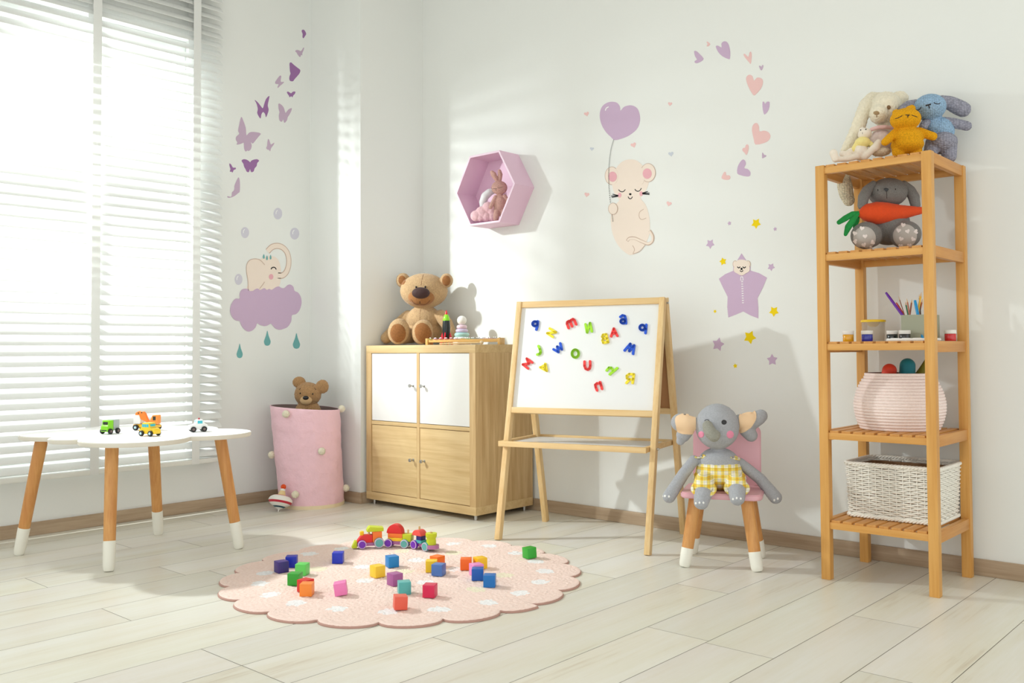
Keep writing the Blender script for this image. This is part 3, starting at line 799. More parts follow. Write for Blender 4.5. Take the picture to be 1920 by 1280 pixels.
T = Toy('moon_cushion', 'grey white crescent moon plush behind the pink cloud in the hexagonal shelf', 'cushion', (1.015, -.030, hz+.02), (830, 260, 6.4))
def f(bm): T.C(bm, [(480, 850, 30, 0), (480, 760, 42, 0), (510, 690, 50, 0), (560, 645, 46, 0), (620, 625, 30, 0)])
skin(T, 'plush', f, mat('moon_white', (232, 232, 234), .95, 'fur', var=.1, scale=90, bs=.3, bd=.002), .002, 5)

# ---- shelf top
zt = LV[0]+.0005
m_fl = mat('fleece_cream', (252, 242, 218), .95, 'fur', var=.15, scale=140, bs=1.0, bd=.003, spec=.1)
T = Toy('plush_bunny', 'large cream fleece bunny with long hanging ears on top of the shelving tower', 'plush toy', (2.945, -.15, zt), (1540, 160, 6.4))
def f(bm):
    T.E(bm, 770, 285, 190, 198, 0, .085); T.E(bm, 690, 345, 105, 110, -.05, .05)
    T.E(bm, 930, 165, 110, 95, .03, .03)
    T.C(bm, [(690, 130, 48, .03), (600, 140, 58, .02), (530, 230, 72, .0), (485, 360, 78, -.01), (450, 480, 82, -.01), (395, 600, 76, -.01), (330, 720, 66, -.015), (290, 780, 56, -.02)])
    T.E(bm, 760, 640, 150, 190, .01, .06)
body = skin(T, 'body', f, m_fl, .0035, 4, fur=.0026, freq=170); T.bvh([body])
T.line('nose', [(632, 338), (640, 318), (662, 312), (684, 320), (690, 338), (664, 350), (640, 345), (664, 352), (664, 378)], .0017, mat('nose_tan', (170, 142, 104), .9))
T.disc('nose_patch', 660, 332, 34, 24, MATS['nose_tan'], .003)
T.disc('eye', 808, 262, 23, 25, mat('eye_tan', (132, 100, 62), .6), .003); 
def f(bm): T.E(bm, 720, 690, 150, 160, -.02, .06)
skin(T, 'dress', f, mat('dress_pink', (248, 228, 222), .95, 'cloth', var=.15, scale=90, bs=.6, bd=.002), .0035, 4, fur=.002, freq=110)
def f(bm): T.C(bm, [(600, 530, 24, -.045), (680, 505, 26, -.065), (760, 500, 26, -.07), (850, 510, 24, -.06)])
skin(T, 'collar', f, mat('collar_pink', (236, 196, 192), .95), .0025)
def f(bm): T.E(bm, 715, 800, 110, 46, -.08, .035)
skin(T, 'foot', f, m_fl, .003, 4, fur=.002, freq=170)
T2 = Toy('hanging_knitted_toy', 'beige loopy knitted toy limb hanging below the top shelf at the left', 'plush toy', (2.885, -.13, 1.255), (1560, 330, 8.533))
def f(bm): T2.C(bm, [(190, 60, 105, .02), (205, 160, 118, 0), (230, 290, 112, 0), (270, 390, 92, 0)])
skin(T2, 'limb', f, mat('loop_beige', (246, 234, 204), .95, 'knit', var=.4, scale=120, bs=1, bd=.004), .003, 4)
bm = bmesh.new(); tube(bm, [T2.Z(210, 60, .02), T2.Z(230, -40, .02), T2.Z(250, -95, .02)], .004, 8); fin('loop', bm, MATS['loop_beige'], T2.root, True)

m_vel = mat('velour_white', (244, 232, 216), .9, 'fur', var=.08, scale=160, bs=.2, bd=.001)
T = Toy('plush_doll', 'small white toy animal in a yellow shirt sitting at the left of the shelf top', 'plush toy', (2.905, -.29, zt), (1540, 160, 6.4))
def f(bm):
    T.E(bm, 522, 585, 80, 74, 0, .03); T.E(bm, 470, 800, 92, 105, 0, .032)
    T.C(bm, [(430, 850, 40, -.01), (300, 885, 34, -.02), (190, 885, 32, -.03)]); T.C(bm, [(170, 880, 44, -.03), (145, 810, 46, -.03)])
    T.C(bm, [(520, 850, 48, -.02), (590, 790, 42, -.03), (640, 740, 40, -.035)]); T.C(bm, [(650, 745, 50, -.035), (685, 690, 44, -.035)])
    T.C(bm, [(360, 780, 34, -.0), (300, 830, 40, -.01), (250, 820, 36, -.01)]); T.C(bm, [(490, 530, 30, 0), (470, 530, 20, .0)])
body = skin(T, 'body', f, m_vel, .002, 5); T.bvh([body])
def f(bm): T.E(bm, 495, 690, 92, 72, -.004, .034); T.C(bm, [(430, 700, 34, -.002), (390, 770, 36, -.005)]); T.C(bm, [(570, 690, 32, -.01), (615, 720, 30, -.02)])
skin(T, 'shirt', f, mat('shirt_yellow', (248, 230, 150), .9, 'cloth', var=.1, scale=90, bs=.3, bd=.001), .0022, 4)
for a, b in ((534, 530), (474, 538)):
    bm = bmesh.new(); ellipsoid(bm, T.hit(a, b, .001)[0], (.0022,)*3); fin('eye', bm, m_eye, T.root, True)
T.line('mouth', [(492, 560), (494, 585)], .0006, m_stitch)

m_or = mat('crochet_orange', (255, 184, 36), .85, 'knit', var=.38, scale=260, bs=.8, bd=.002, spec=.1)
T = Toy('crochet_cat', 'orange crocheted cat with closed eyes standing in front on the shelf top', 'plush toy', (3.02, -.275, zt), (1540, 160, 6.4))
def f(bm):
    T.E(bm, 1010, 408, 176, 132, -.01, .055); T.E(bm, 1030, 650, 182, 150, 0, .055); T.E(bm, 1032, 715, 188, 100, 0, .056)
    T.C(bm, [(1060, 300, 58, 0), (1085, 268, 36, 0)]); T.C(bm, [(900, 330, 44, 0), (885, 325, 34, 0)]); T.C(bm, [(1100, 290, 30, 0), (1110, 265, 22, 0)])
    T.C(bm, [(885, 565, 46, 0), (810, 640, 50, -.02), (765, 680, 46, -.03)]); T.C(bm, [(1170, 545, 46, 0), (1270, 590, 52, -.02), (1340, 612, 50, -.03)])
    T.C(bm, [(925, 760, 76, 0), (925, 800, 74, 0)]); T.C(bm, [(1128, 760, 76, 0), (1132, 800, 74, 0)])
body = skin(T, 'body', f, m_or, .0025, 5); T.bvh([body])
T.line('closed_eye', [(886, 400), (915, 392), (945, 378), (972, 362)], .0012, m_stitch); T.line('closed_eye', [(1082, 355), (1110, 366), (1150, 380)], .0012, m_stitch)
T.line('nose', [(1008, 356), (1060, 356), (1040, 362), (1036, 385)], .0016, m_stitch, 1)

m_bl = mat('crochet_blue', (170, 204, 236), .85, 'knit', var=.4, scale=150, bs=1.0, bd=.003, spec=.1)
m_gy = mat('crochet_grey', (172, 172, 188), .9, 'knit', var=.42, scale=120, bs=1.0, bd=.003, spec=.1)
T = Toy('crochet_bunny', 'blue and grey crocheted bunny with floppy ears at the right of the shelf top', 'plush toy', (3.075, -.155, zt), (1540, 160, 6.4))
def f(bm): T.E(bm, 1300, 265, 185, 152, -.01, .075); T.C(bm, [(1340, 470, 90, 0), (1420, 530, 150, .01), (1450, 560, 140, .01)])
body = skin(T, 'body', f, m_bl, .003, 4, fur=.0006, freq=150)
def f(bm):
    T.E(bm, 1440, 690, 182, 130, .01, .07); T.C(bm, [(1330, 740, 90, -.0), (1310, 810, 80, -.01)]); T.C(bm, [(1530, 750, 95, -.0), (1535, 850, 82, -.01)])
skin(T, 'trousers', f, m_gy, .003, 4, fur=.0008, freq=120)
def f(bm): T.C(bm, [(1440, 180, 62, .0), (1540, 210, 82, .01), (1640, 260, 92, .01), (1700, 290, 90, .01)])
skin(T, 'ear', f, m_gy, .003, 4, fur=.0008, freq=120)
def f(bm): T.C(bm, [(1130, 220, 52, .0), (1050, 240, 60, .01), (980, 290, 58, .01)])
skin(T, 'ear', f, m_gy, .003, 4, fur=.0008, freq=120)
def f(bm): T.C(bm, [(1480, 430, 52, .0), (1600, 455, 60, .0), (1745, 488, 58, -.01)])
skin(T, 'arm', f, m_gy, .003, 4, fur=.0008, freq=120)
def f(bm): T.C(bm, [(1260, 440, 52, -.01), (1225, 490, 52, -.02)])
skin(T, 'arm', f, m_gy, .003, 4, fur=.0008, freq=120)
T.bvh([body]); T.line('closed_eye', [(1130, 292), (1160, 296), (1185, 280), (1195, 262)], .0014, m_stitch); T.line('closed_eye', [(1348, 205), (1375, 220), (1405, 222), (1425, 210)], .0014, m_stitch)
T.line('nose', [(1252, 242), (1316, 226)], .0026, m_stitch, 1); T.line('nose', [(1288, 236), (1298, 276)], .0016, m_stitch, 1)

# ---- dark grey bunny holding a carrot
m_dg = mat('linen_grey', (136, 134, 131), .9, 'cloth', var=.35, scale=320, bs=.4, bd=.001, spec=.1)
zt = LV[1]+.0005
T = Toy('plush_bunny', 'dark grey linen bunny with heart-patterned soles on the second shelf from the top', 'plush toy', (2.99, -.17, zt), (1560, 330, 8.533))
def f(bm):
    T.E(bm, 895, 265, 300, 232, 0, .075); T.E(bm, 900, 780, 330, 330, .02, .08)
    T.E(bm, 545, 950, 235, 215, -.05, .05); T.E(bm, 1170, 935, 240, 220, -.05, .05)
    T.C(bm, [(620, 950, 190, 0), (560, 960, 195, -.04)]); T.C(bm, [(1100, 930, 190, 0), (1160, 940, 195, -.04)])
body = skin(T, 'body', f, m_dg, .003, 5); T.bvh([body])
def f(bm): T.C(bm, [(660, 130, 60, -.02), (560, 230, 82, -.02), (505, 340, 88, -.025), (485, 470, 74, -.03)])
skin(T, 'ear', f, m_dg, .003, 5)
def f(bm): T.C(bm, [(1150, 130, 60, -.02), (1250, 230, 82, -.02), (1310, 340, 88, -.025), (1335, 470, 74, -.03)])
skin(T, 'ear', f, m_dg, .003, 5)
s1 = T.disc('sole', 520, 992, 186, 192, mat('sole_grey', (186, 180, 174), .9), .0015, n=40); s2 = T.disc('sole', 1167, 955, 198, 192, MATS['sole_grey'], .0015, n=40)
m_hp = mat('heart_print', (236, 226, 222), .9)
def hpoly(cx, cy, r_, rot):
    out = []; c_, s_ = math.cos(math.radians(rot)), math.sin(math.radians(rot))
    for i in range(20):
        t = 2*PI*i/20; x = 16*math.sin(t)**3/16; y = -(13*math.cos(t)-5*math.cos(2*t)-2*math.cos(3*t)-math.cos(4*t))/16
        out.append((cx+(x*c_-y*s_)*r_, cy+(x*s_+y*c_)*r_))
    return out
for a, b, q, par in ((482, 840, 10, s1), (372, 918, 20, s1), (530, 962, -5, s1), (378, 1040, 95, s1), (512, 1092, -20, s1), (645, 1055, 60, s1), (625, 1150, 40, s1), (1140, 788, 10, s2), (1070, 872, 10, s2), (1207, 885, -20, s2), (1108, 1000, 20, s2), (1292, 1005, 30, s2), (1235, 1105, 0, s2), (1335, 890, 80, s2), (1098, 1112, 0, s2)):
    T.patch('heart_motif', hpoly(a, b, 38, q), m_hp, .0026, par, 0)
T.patch('nose', [(828, 205), (868, 193), (905, 205), (895, 235), (870, 248), (848, 232)], m_eye, .002); T.line('mouth', [(872, 240), (876, 300), (878, 358)], .0008, m_stitch)
T.line('eye', [(730, 212), (738, 225), (732, 240)], .0012, m_stitch); T.line('eye', [(1010, 200), (1018, 210), (1012, 222)], .0012, m_stitch)
m_car = mat('carrot_orange', (232, 78, 22), .85, 'cloth', var=.1, scale=200, bs=.25, bd=.001)
T = Toy('plush_carrot', 'orange fabric carrot with green leaves held by the grey bunny', 'plush toy', (2.955, -.255, zt+.085), (1560, 330, 8.533))
def f(bm): T.C(bm, [(432, 610, 36, .01), (500, 600, 82, .0), (590, 585, 150, 0), (720, 590, 182, 0), (860, 590, 172, 0), (1050, 585, 132, 0), (1250, 565, 92, .0), (1440, 552, 58, 0), (1560, 548, 36, 0)])
skin(T, 'root', f, m_car, .0025, 6, fur=.0008, freq=40)
m_lf = mat('leaf_green', (20, 150, 66), .85, 'cloth', var=.3, scale=180, bs=.5, bd=.001)
for pts in ([(425, 590, 26, .008), (330, 610, 46, .004), (210, 675, 50, .0), (110, 735, 38, 0)], [(420, 610, 26, .006), (340, 700, 50, -.004), (260, 810, 54, -.01), (215, 930, 30, -.01)], [(425, 630, 24, .01), (400, 720, 40, .01), (360, 810, 30, .01)]):
    def f(bm): T.C(bm, pts)
    o = skin(T, 'leaf', f, m_lf, .002, 4)
    c = sum((v.co for v in o.data.vertices), V())/len(o.data.vertices)
    for v in o.data.vertices: v.co.y = c.y+(v.co.y-c.y)*.4
# ================================================================ laundry basket and spinning top
m_lp = mat('laundry_pink', (248, 206, 218), .55, 'cloth', var=.06, scale=14, bs=.5, bd=.02, spec=.3)
LB = V((.258, -.600, 0)); LH = .475
lb = empty('laundry_basket', LB, 0, 'tall soft pink fabric laundry basket with cream pom-poms in the room corner', 'basket')
ldir = V((-R0.x, -R0.y, 0))*.030        # leans to the left
NA, NZ = 96, 60
def lrad(t, f): return .158+.012*f+.006*math.sin(3*t+1)*f+.004*noise.noise(V((math.cos(t)*2.2, math.sin(t)*2.2, f*5)))+.0028*noise.noise(V((math.cos(t)*6, math.sin(t)*6, f*13)))+.0012*noise.noise(V((math.cos(t)*16, math.sin(t)*16, f*34)))
bm = bmesh.new()
def lpt(t, f, dr=0):
    r_ = lrad(t, f)+dr; c = ldir*f
    return V((c.x+math.cos(t)*r_, c.y+math.sin(t)*r_, .010+(LH+.012*math.sin(t-2.4))*f))
rings = []
for k in range(NZ+1): rings.append([bm.verts.new(lpt(2*PI*i/NA, k/NZ)) for i in range(NA)])
inn = [[bm.verts.new(lpt(2*PI*i/NA, f, -.006)) for i in range(NA)] for f in (1.0, .8, .5, .2)]
for A, B in zip(rings, rings[1:]):
    for i in range(NA): bm.faces.new((A[i], A[(i+1) % NA], B[(i+1) % NA], B[i]))
for i in range(NA): bm.faces.new((rings[-1][i], rings[-1][(i+1) % NA], inn[0][(i+1) % NA], inn[0][i]))
for A, B in zip(inn, inn[1:]):
    for i in range(NA): bm.faces.new((A[i], A[(i+1) % NA], B[(i+1) % NA], B[i])).material_index = 1
bm.faces.new(inn[-1]).material_index = 1; bm.faces.new(rings[0])
fin('fabric_body', bm, mats=[m_lp, mat('basket_lining', (128, 108, 104), .9)], parent=lb, smooth=True)
bm = bmesh.new(); P0 = [lpt(2*PI*i/NA, 0, .0015) for i in range(NA)]
for zz in (0,):
    a = [bm.verts.new((p.x, p.y, 0)) for p in P0]; b = [bm.verts.new((p.x*1.004, p.y*1.004, .017)) for p in P0]
    for i in range(NA): bm.faces.new((a[i], a[(i+1) % NA], b[(i+1) % NA], b[i]))
    bm.faces.new(a[::-1]); bm.faces.new(b)
fin('base_band', bm, mat('band_cream', (240, 222, 188), .8), lb, True, angle=50)
m_pom = mat('pompom_cream', (246, 238, 214), .95, 'fur', var=.15, scale=200, bs=.8, bd=.002)
def pom(bm, c, r_, amp=.18, fr=7):
    rr = bmesh.ops.create_icosphere(bm, subdivisions=4, radius=r_)
    for q in rr['verts']:
        d = q.co.normalized(); q.co = c+q.co*(1+amp*noise.noise(d*fr+c*31)+amp*.5*noise.noise(d*fr*2.5))
tree_o = [o for o in lb.children if o.name.startswith('fabric_body')][0]
Tl = Toy('tmp', 'x', 'x', LB, (480, 680, 4.268)); bpy.data.objects.remove(Tl.root)
vs = [(Matrix.Translation(LB) @ v.co) for v in tree_o.data.vertices]; tr_ = BVHTree.FromPolygons(vs, [list(p.vertices) for p in tree_o.data.polygons])
for a, b, off in ((248, 408, .012), (690, 355, .0), (132, 735, .0), (521, 706, .012), (322, 1052, .012), (727, 1002, .0)):
    u, v = 480+a/4.268, 680+b/4.268; d = ray(u, v).normalized(); loc, nr, i_, t_ = tr_.ray_cast(CAM, d)
    if loc is None or abs(nr.dot(d)) < .15:
        loc, nr, i_, t_ = tr_.find_nearest(CAM+d*((LB+V((0, 0, .2))-CAM).length-.02))
        nr = (loc-LB); nr.z = 0; nr.normalize()
    if nr.dot(d) > 0 and off: nr = -nr
    bm = bmesh.new(); pom(bm, loc-LB+nr*.011, .0175); fin('pompom', bm, m_pom, lb, True)
# spinning top
tp = fl(521.5, 959); st = empty('spinning_top', tp, 0, 'white spinning top with red rings and orange pom-pom leaning on the laundry basket', 'toy')
st.rotation_euler = (0, math.radians(0), 0)
ax = (RT*.13+UP*1.0+FW*.40).normalized(); x_, y_, z_ = basis(ax); Mt = Matrix((x_, y_, z_)).transposed().to_4x4()
k = .98
m_tw, m_tr, m_tb = mat('top_white', (240, 238, 232), .35), mat('top_red', (200, 36, 60), .35), mat('top_blue', (24, 74, 92), .35)
prof = [(0, 0), (.0025, .0003), (.003, .008), (.009, .013), (.020, .019), (.0205, .0192), (.030, .0245), (.031, .025), (.044, .032), (.0445, .0325), (.051, .038), (.053, .041), (.0575, .048), (.0585, .053), (.057, .059), (.052, .066), (.043, .0725), (.041, .0735), (.034, .0765), (.030, .0775), (.0, .078)]
mi = [0, 0, 0, 0, 2, 2, 2, 0, 0, 0, 1, 1, 0, 0, 0, 0, 0, 1, 1, 0]
lathe('top_body', [(r_*k, z) for r_, z in prof], None, st, 48, Mt, [m_tw, m_tr, m_tb], mi)
lathe('stem', [(0, .077), (.019, .077), (.0165, .088), (.0125, .100), (.0115, .108), (.006, .112), (0, .113)], None, st, 28, Mt, [mat('beech_light', (232, 206, 150), .45), m_tw], [0, 0, 0, 1, 1, 1])
bm = bmesh.new(); pom(bm, Mt @ V((0, 0, .120)), .0125, .25); fin('pompom', bm, mat('pompom_orange', (252, 92, 34), .9, 'fur', var=.2, scale=200, bs=.6, bd=.002), st, True)

# ================================================================ toy cars on the table
m_tyre = mat('tyre_black', (26, 26, 28), .5); m_hub = mat('hub_blue', (190, 225, 232), .4); m_hubg = mat('hub_grey', (120, 100, 96), .5)
m_win = mat('car_window', (60, 190, 208), .3)
def wheel(parent, c, r_, w_, hub=None, name='wheel'):
    bm = bmesh.new(); c = V(c); s = 1 if c.y > 0 else -1
    cone(bm, c-V((0, s*w_/2, 0)), c+V((0, s*w_/2, 0)), r_, r_, 24, rings=[(0, r_*.9), (.15, r_), (.8, r_), (1, r_*.86)])
    o = fin(name, bm, m_tyre, parent, True, angle=40)
    if hub:
        bm = bmesh.new(); cone(bm, c+V((0, s*w_*.45, 0)), c+V((0, s*(w_/2+.0008), 0)), r_*.5, r_*.42, 16); fin('hub', bm, hub, o, True, angle=40)
def profile(name, pts, w_, m, parent, bev=.002, y0=0):
    bm = bmesh.new(); a = [bm.verts.new((p[0], y0-w_/2, p[1])) for p in pts]; f_ = bm.faces.new(a)
    r = bmesh.ops.extrude_face_region(bm, geom=[f_])
    for q in r['geom']:
        if isinstance(q, bmesh.types.BMVert): q.co.y = y0+w_/2
    if bev: bmesh.ops.bevel(bm, geom=list(bm.edges), offset=bev, segments=2, affect='EDGES', profile=.6)
    return fin(name, bm, m, parent, True, angle=40)
def car(name, loc, rz, label, build): 
    o = empty(name, (loc[0], loc[1], TT+.0003), rz, label, 'toy car', None); build(o); return o
cy = math.atan2(RT.y, RT.x)      # direction of the picture's right in the room
def yellow(o):
    b = profile('body', [(-.036, .008), (.036, .008), (.036, .024), (.028, .029), (.016, .031), (.010, .049), (-.020, .049), (-.027, .030), (-.036, .026)], .034, mat('car_yellow', (248, 206, 40), .35), o, .003)
    for x0, x1 in ((-.021, -.0125), (-.011, -.002), (-.0005, .0095)):
        for s in (-1, 1): boxo('window', (x0, s*.0172-.0006, .033), (x1, s*.0172+.0006, .044), m_win, b, .0004)
    boxo('windscreen', (.0105, -.012, .033), (.0145, .012, .044), m_win, b, .0004)
    for x in (-.021, .021):
        for s in (-1, 1): wheel(o, (x, s*.0205, .0105), .0105, .008, m_hub)
car('toy_car', fl(281, 817, TT), cy+math.radians(-22), 'yellow toy car with blue windows in front of the orange digger on the white table', yellow)
def green(o):
    g = mat('truck_green', (132, 214, 24), .35); b = profile('cab', [(-.004, .009), (.026, .009), (.026, .030), (.020, .034), (.018, .052), (-.004, .052)], .034, g, o, .003)
    boxo('windscreen', (.0175, -.012, .035), (.0205, .012, .046), mat('window_dark', (34, 44, 34), .3), b, .002)
    boxo('grille', (.0262, -.013, .012), (.0268, .013, .016), MATS['window_dark'], b, .0002)
    boxo('container', (-.034, -.016, .012), (-.005, .016, .053), mat('truck_grey', (168, 178, 176), .4), o, .002)
    for x in (-.022, .014):
        for s in (-1, 1): wheel(o, (x, s*.020, .0105), .0105, .008, m_hubg)
car('toy_truck', fl(205, 813, TT), cy+math.radians(-112), 'bright green toy truck with grey container, leftmost on the white table', green)
def police(o):
    b = profile('body', [(-.034, .009), (.034, .009), (.034, .026), (.014, .030), (.006, .047), (-.016, .047), (-.024, .032), (-.034, .028)], .033, m_white, o, .003)
    for s in (-1, 1): boxo('window', (-.014, s*.0167-.0006, .032), (.004, s*.0167+.0006, .043), m_win, b, .0005)
    boxo('windscreen', (.0075, -.011, .033), (.0115, .011, .044), mat('window_pale', (170, 222, 234), .3), b, .0004)
    bm = bmesh.new(); cone(bm, (-.004, 0, .0468), (-.004, 0, .053), .0035, .0028, 14); fin('beacon', bm, mat('beacon_red', (190, 40, 60), .3), o, True, angle=40)
    for x in (-.020, .020):
        for s in (-1, 1): wheel(o, (x, s*.020, .0105), .0105, .008, m_hubg)
car('toy_car', fl(371, 809, TT), cy+math.radians(-150), 'white toy police car with a red beacon, rightmost on the white table', police)
def digger(o):
    bmn = profile('chassis', [(-.050, .010), (.050, .010), (.050, .022), (.002, .024), (-.050, .024)], .036, mat('digger_yellow', (246, 190, 50), .4), o, .003)
    profile('cab', [(-.050, .0245), (-.022, .0245), (-.020, .044), (-.026, .060), (-.050, .060)], .034, m_white, o, .003)
    boxo('window', (-.0512, -.011, .036), (-.0495, .011, .052), m_win, o, .0005)
    c = profile('loader_cab', [(.014, .0245), (.050, .0245), (.050, .060), (.030, .060), (.020, .040), (.014, .036)], .030, mat('digger_orange', (250, 150, 60), .4), o, .002)
    for s in (-1, 1): boxo('window', (.032, s*.0152-.0005, .040), (.044, s*.0152+.0005, .055), MATS['window_dark'], c, .0006)
    profile('giraffe_arm', [(-.046, .056), (-.014, .040), (.014, .026), (.022, .030), (.006, .044), (-.002, .064), (-.010, .074), (-.020, .072), (-.028, .076), (-.042, .070)], .016, mat('giraffe_orange', (250, 138, 46), .45), o, .003, -.006)
    for a, b in ((-.030, .068), (-.016, .070)):
        bm = bmesh.new(); ellipsoid(bm, (a, -.0145, b), (.0028, .0015, .0028), sub=2); fin('eye', bm, m_eye, o, True)
    for x in (-.036, .036):
        for s in (-1, 1): wheel(o, (x, s*.0225, .0115), .0115, .009, m_hub)
car('toy_digger', fl(276, 806, TT), cy+math.radians(-8), 'orange and white toy digger truck behind the yellow car on the white table', digger)

# ================================================================ wooden train on the rug
RZ = .0105
P_ = {n_: fl(u, v, RZ) for n_, (u, v) in dict(a=(679, 1029), b=(711, 1027), c=(728, 1026), d=(758, 1027.5), e=(776, 1029), f=(797, 1033)).items()}
tn = empty('toy_train', (P_['c']+P_['d'])/2, 0, 'colourful wooden stacking train with three wagons on the pink rug', 'toy train')
TI_ = Matrix.Translation(-V(tn.location))
W_ = {k_: mat('wood_'+k_, c_, .4) for k_, c_ in dict(red=(222, 34, 34), orange=(244, 122, 40), yellow=(246, 200, 30), lime=(196, 208, 30), teal=(78, 172, 176), purple=(112, 40, 176), mauve=(178, 112, 160), navy=(44, 40, 120), coral=(232, 84, 76), peg=(206, 170, 116), tealface=(96, 170, 168), rim=(214, 190, 216)).items()}
def tcar(pa, pb, rev=False):
    d = (pb-pa); d.z = 0; x_ = d.normalized(); y_ = V((-x_.y, x_.x, 0)); M = Matrix((x_, y_, V((0, 0, 1)))).transposed().to_4x4()
    M.translation = (pa+pb)/2+y_*.021+V((0, 0, 0)); return TI_ @ M, d.length
def tw(par, M, x, r_, col, face):
    for s in (-1, 1):
        bm = bmesh.new(); cone(bm, (x, s*.013, r_), (x, s*.0245, r_), r_, r_, 28, rings=[(0, r_*.94), (.15, r_), (.85, r_), (1, r_*.94)])
        for q in bm.verts: q.co = M @ q.co
        o = fin('wheel', bm, col, par, True, angle=40)
        bm = bmesh.new(); cone(bm, (x, s*.0243, r_), (x, s*.0252, r_), r_*.97, r_*.93, 28)
        for q in bm.verts: q.co = M @ q.co
        fin('wheel_rim', bm, W_['rim'], o, True, angle=40)
        bm = bmesh.new(); cone(bm, (x, s*.0250, r_), (x, s*.0258, r_), r_*.8, r_*.78, 28)
        for q in bm.verts: q.co = M @ q.co
        fin('wheel_face', bm, face, o, True, angle=40)
def tb_(name, par, M, lo_, hi_, m, bev=.0015): return boxo(name, lo_, hi_, m, par, bev, M)
def tprof(name, par, M, pts, w_, m, bev=.0015):
    o = profile(name, pts, w_, m, par, bev)
    for v in o.data.vertices: v.co = M @ v.co
    return o
def tpeg(par, M, x, z0_, z1_, r_=.0032, m=None, name='peg'):
    bm = bmesh.new(); cone(bm, (x, 0, z0_), (x, 0, z1_), r_, r_, 16, rings=[(0, r_), (.9, r_), (1, r_*.8)])
    for q in bm.verts: q.co = M @ q.co
    fin(name, bm, m or W_['peg'], par, True, angle=40)
M, L = tcar(P_['a'], P_['b']); h = L/2
loco = tb_('locomotive', tn, M, (-h-.020, -.0125, .008), (h+.012, .0125, .021), W_['mauve'])
tw(loco, M, -h, .0165, W_['purple'], W_['purple']); tw(loco, M, h, .0195, W_['teal'], W_['tealface'])
tprof('cowcatcher', loco, M, [(-h-.038, .0035), (-h-.018, .0035), (-h-.018, .028), (-h-.026, .030)], .030, W_['lime'])
tprof('boiler', loco, M, [(-h-.018, .0213), (.008, .0213), (.008, .050), (-h+.004, .050), (-h-.006, .044), (-h-.018, .028)], .030, W_['red'], .003)
tpeg(loco, M, -h+.001, .049, .064, .008, W_['yellow'], 'chimney'); tpeg(loco, M, -.004, .049, .060, .0035, W_['peg'])
tb_('cab', loco, M, (.0085, -.017, .0213), (.044, .017, .062), W_['orange'])
tprof('roof', loco, M, [(-.014, .0625), (.050, .0625), (.050, .076), (-.002, .082), (-.010, .074)], .040, W_['lime'], .002)
M, L = tcar(P_['c'], P_['d']); h = L/2
wg = tb_('wagon', tn, M, (-h-.010, -.0125, .010), (h+.018, .0125, .024), W_['mauve'])
tw(wg, M, -h, .0165, W_['purple'], W_['purple']); tw(wg, M, h, .0165, W_['teal'], W_['tealface'])
tb_('block', wg, M, (-h-.004, -.017, .0242), (h-.010, .017, .037), W_['yellow']); tb_('block', wg, M, (-h-.004, -.017, .0372), (h-.010, .017, .053), W_['orange'])
hx_ = -h+.022; pts = [(hx_+.031*math.cos(t), .0532+.034*math.sin(t)) for t in [PI*i/20 for i in range(21)]]
tprof('arch_block', wg, M, pts, .034, W_['red'], .002)
tprof('block', wg, M, [(h-.0095, .0242), (h+.024, .0242), (h+.026, .052), (h-.0095, .052)], .034, W_['lime']); tpeg(wg, M, h+.008, .0518, .067, .0038)
M, L = tcar(P_['e'], P_['f']); h = L/2
td = tb_('tender', tn, M, (-h-.004, -.0125, .010), (h+.026, .0125, .023), W_['mauve'])
bm = bmesh.new(); cone(bm, M @ V((h+.020, 0, .010)), M @ V((h+.020, 0, .0232)), .024, .024, 28); fin('rounded_end', bm, W_['mauve'], td, True, angle=40)
tw(td, M, -h, .0165, W_['purple'], W_['purple']); tw(td, M, h, .0165, W_['teal'], W_['tealface'])
tb_('block', td, M, (-h+.000, -.017, .0232), (.004, .017, .034), W_['teal']); tb_('block', td, M, (-h+.004, -.013, .0342), (.000, .013, .050), W_['navy'])
hx_ = -h+.009; pts = [(hx_+.024*math.cos(t), .0502+.022*math.sin(t)) for t in [PI*i/16 for i in range(17)]]
tprof('arch_block', td, M, pts, .034, W_['coral'], .002); tpeg(td, M, hx_, .071, .084, .0038)
bm = bmesh.new(); cone(bm, (h+.012, 0, .0235), (h+.012, 0, .066), .017, .019, 28, rings=[(0, .0185), (.3, .0185), (.55, .0175), (.62, .019), (.72, .0215), (1, .0215)])
for q in bm.verts: q.co = M @ q.co
fin('drum_block', bm, W_['lime'], td, True, angle=40); tpeg(td, M, h+.012, .0655, .071, .0045)

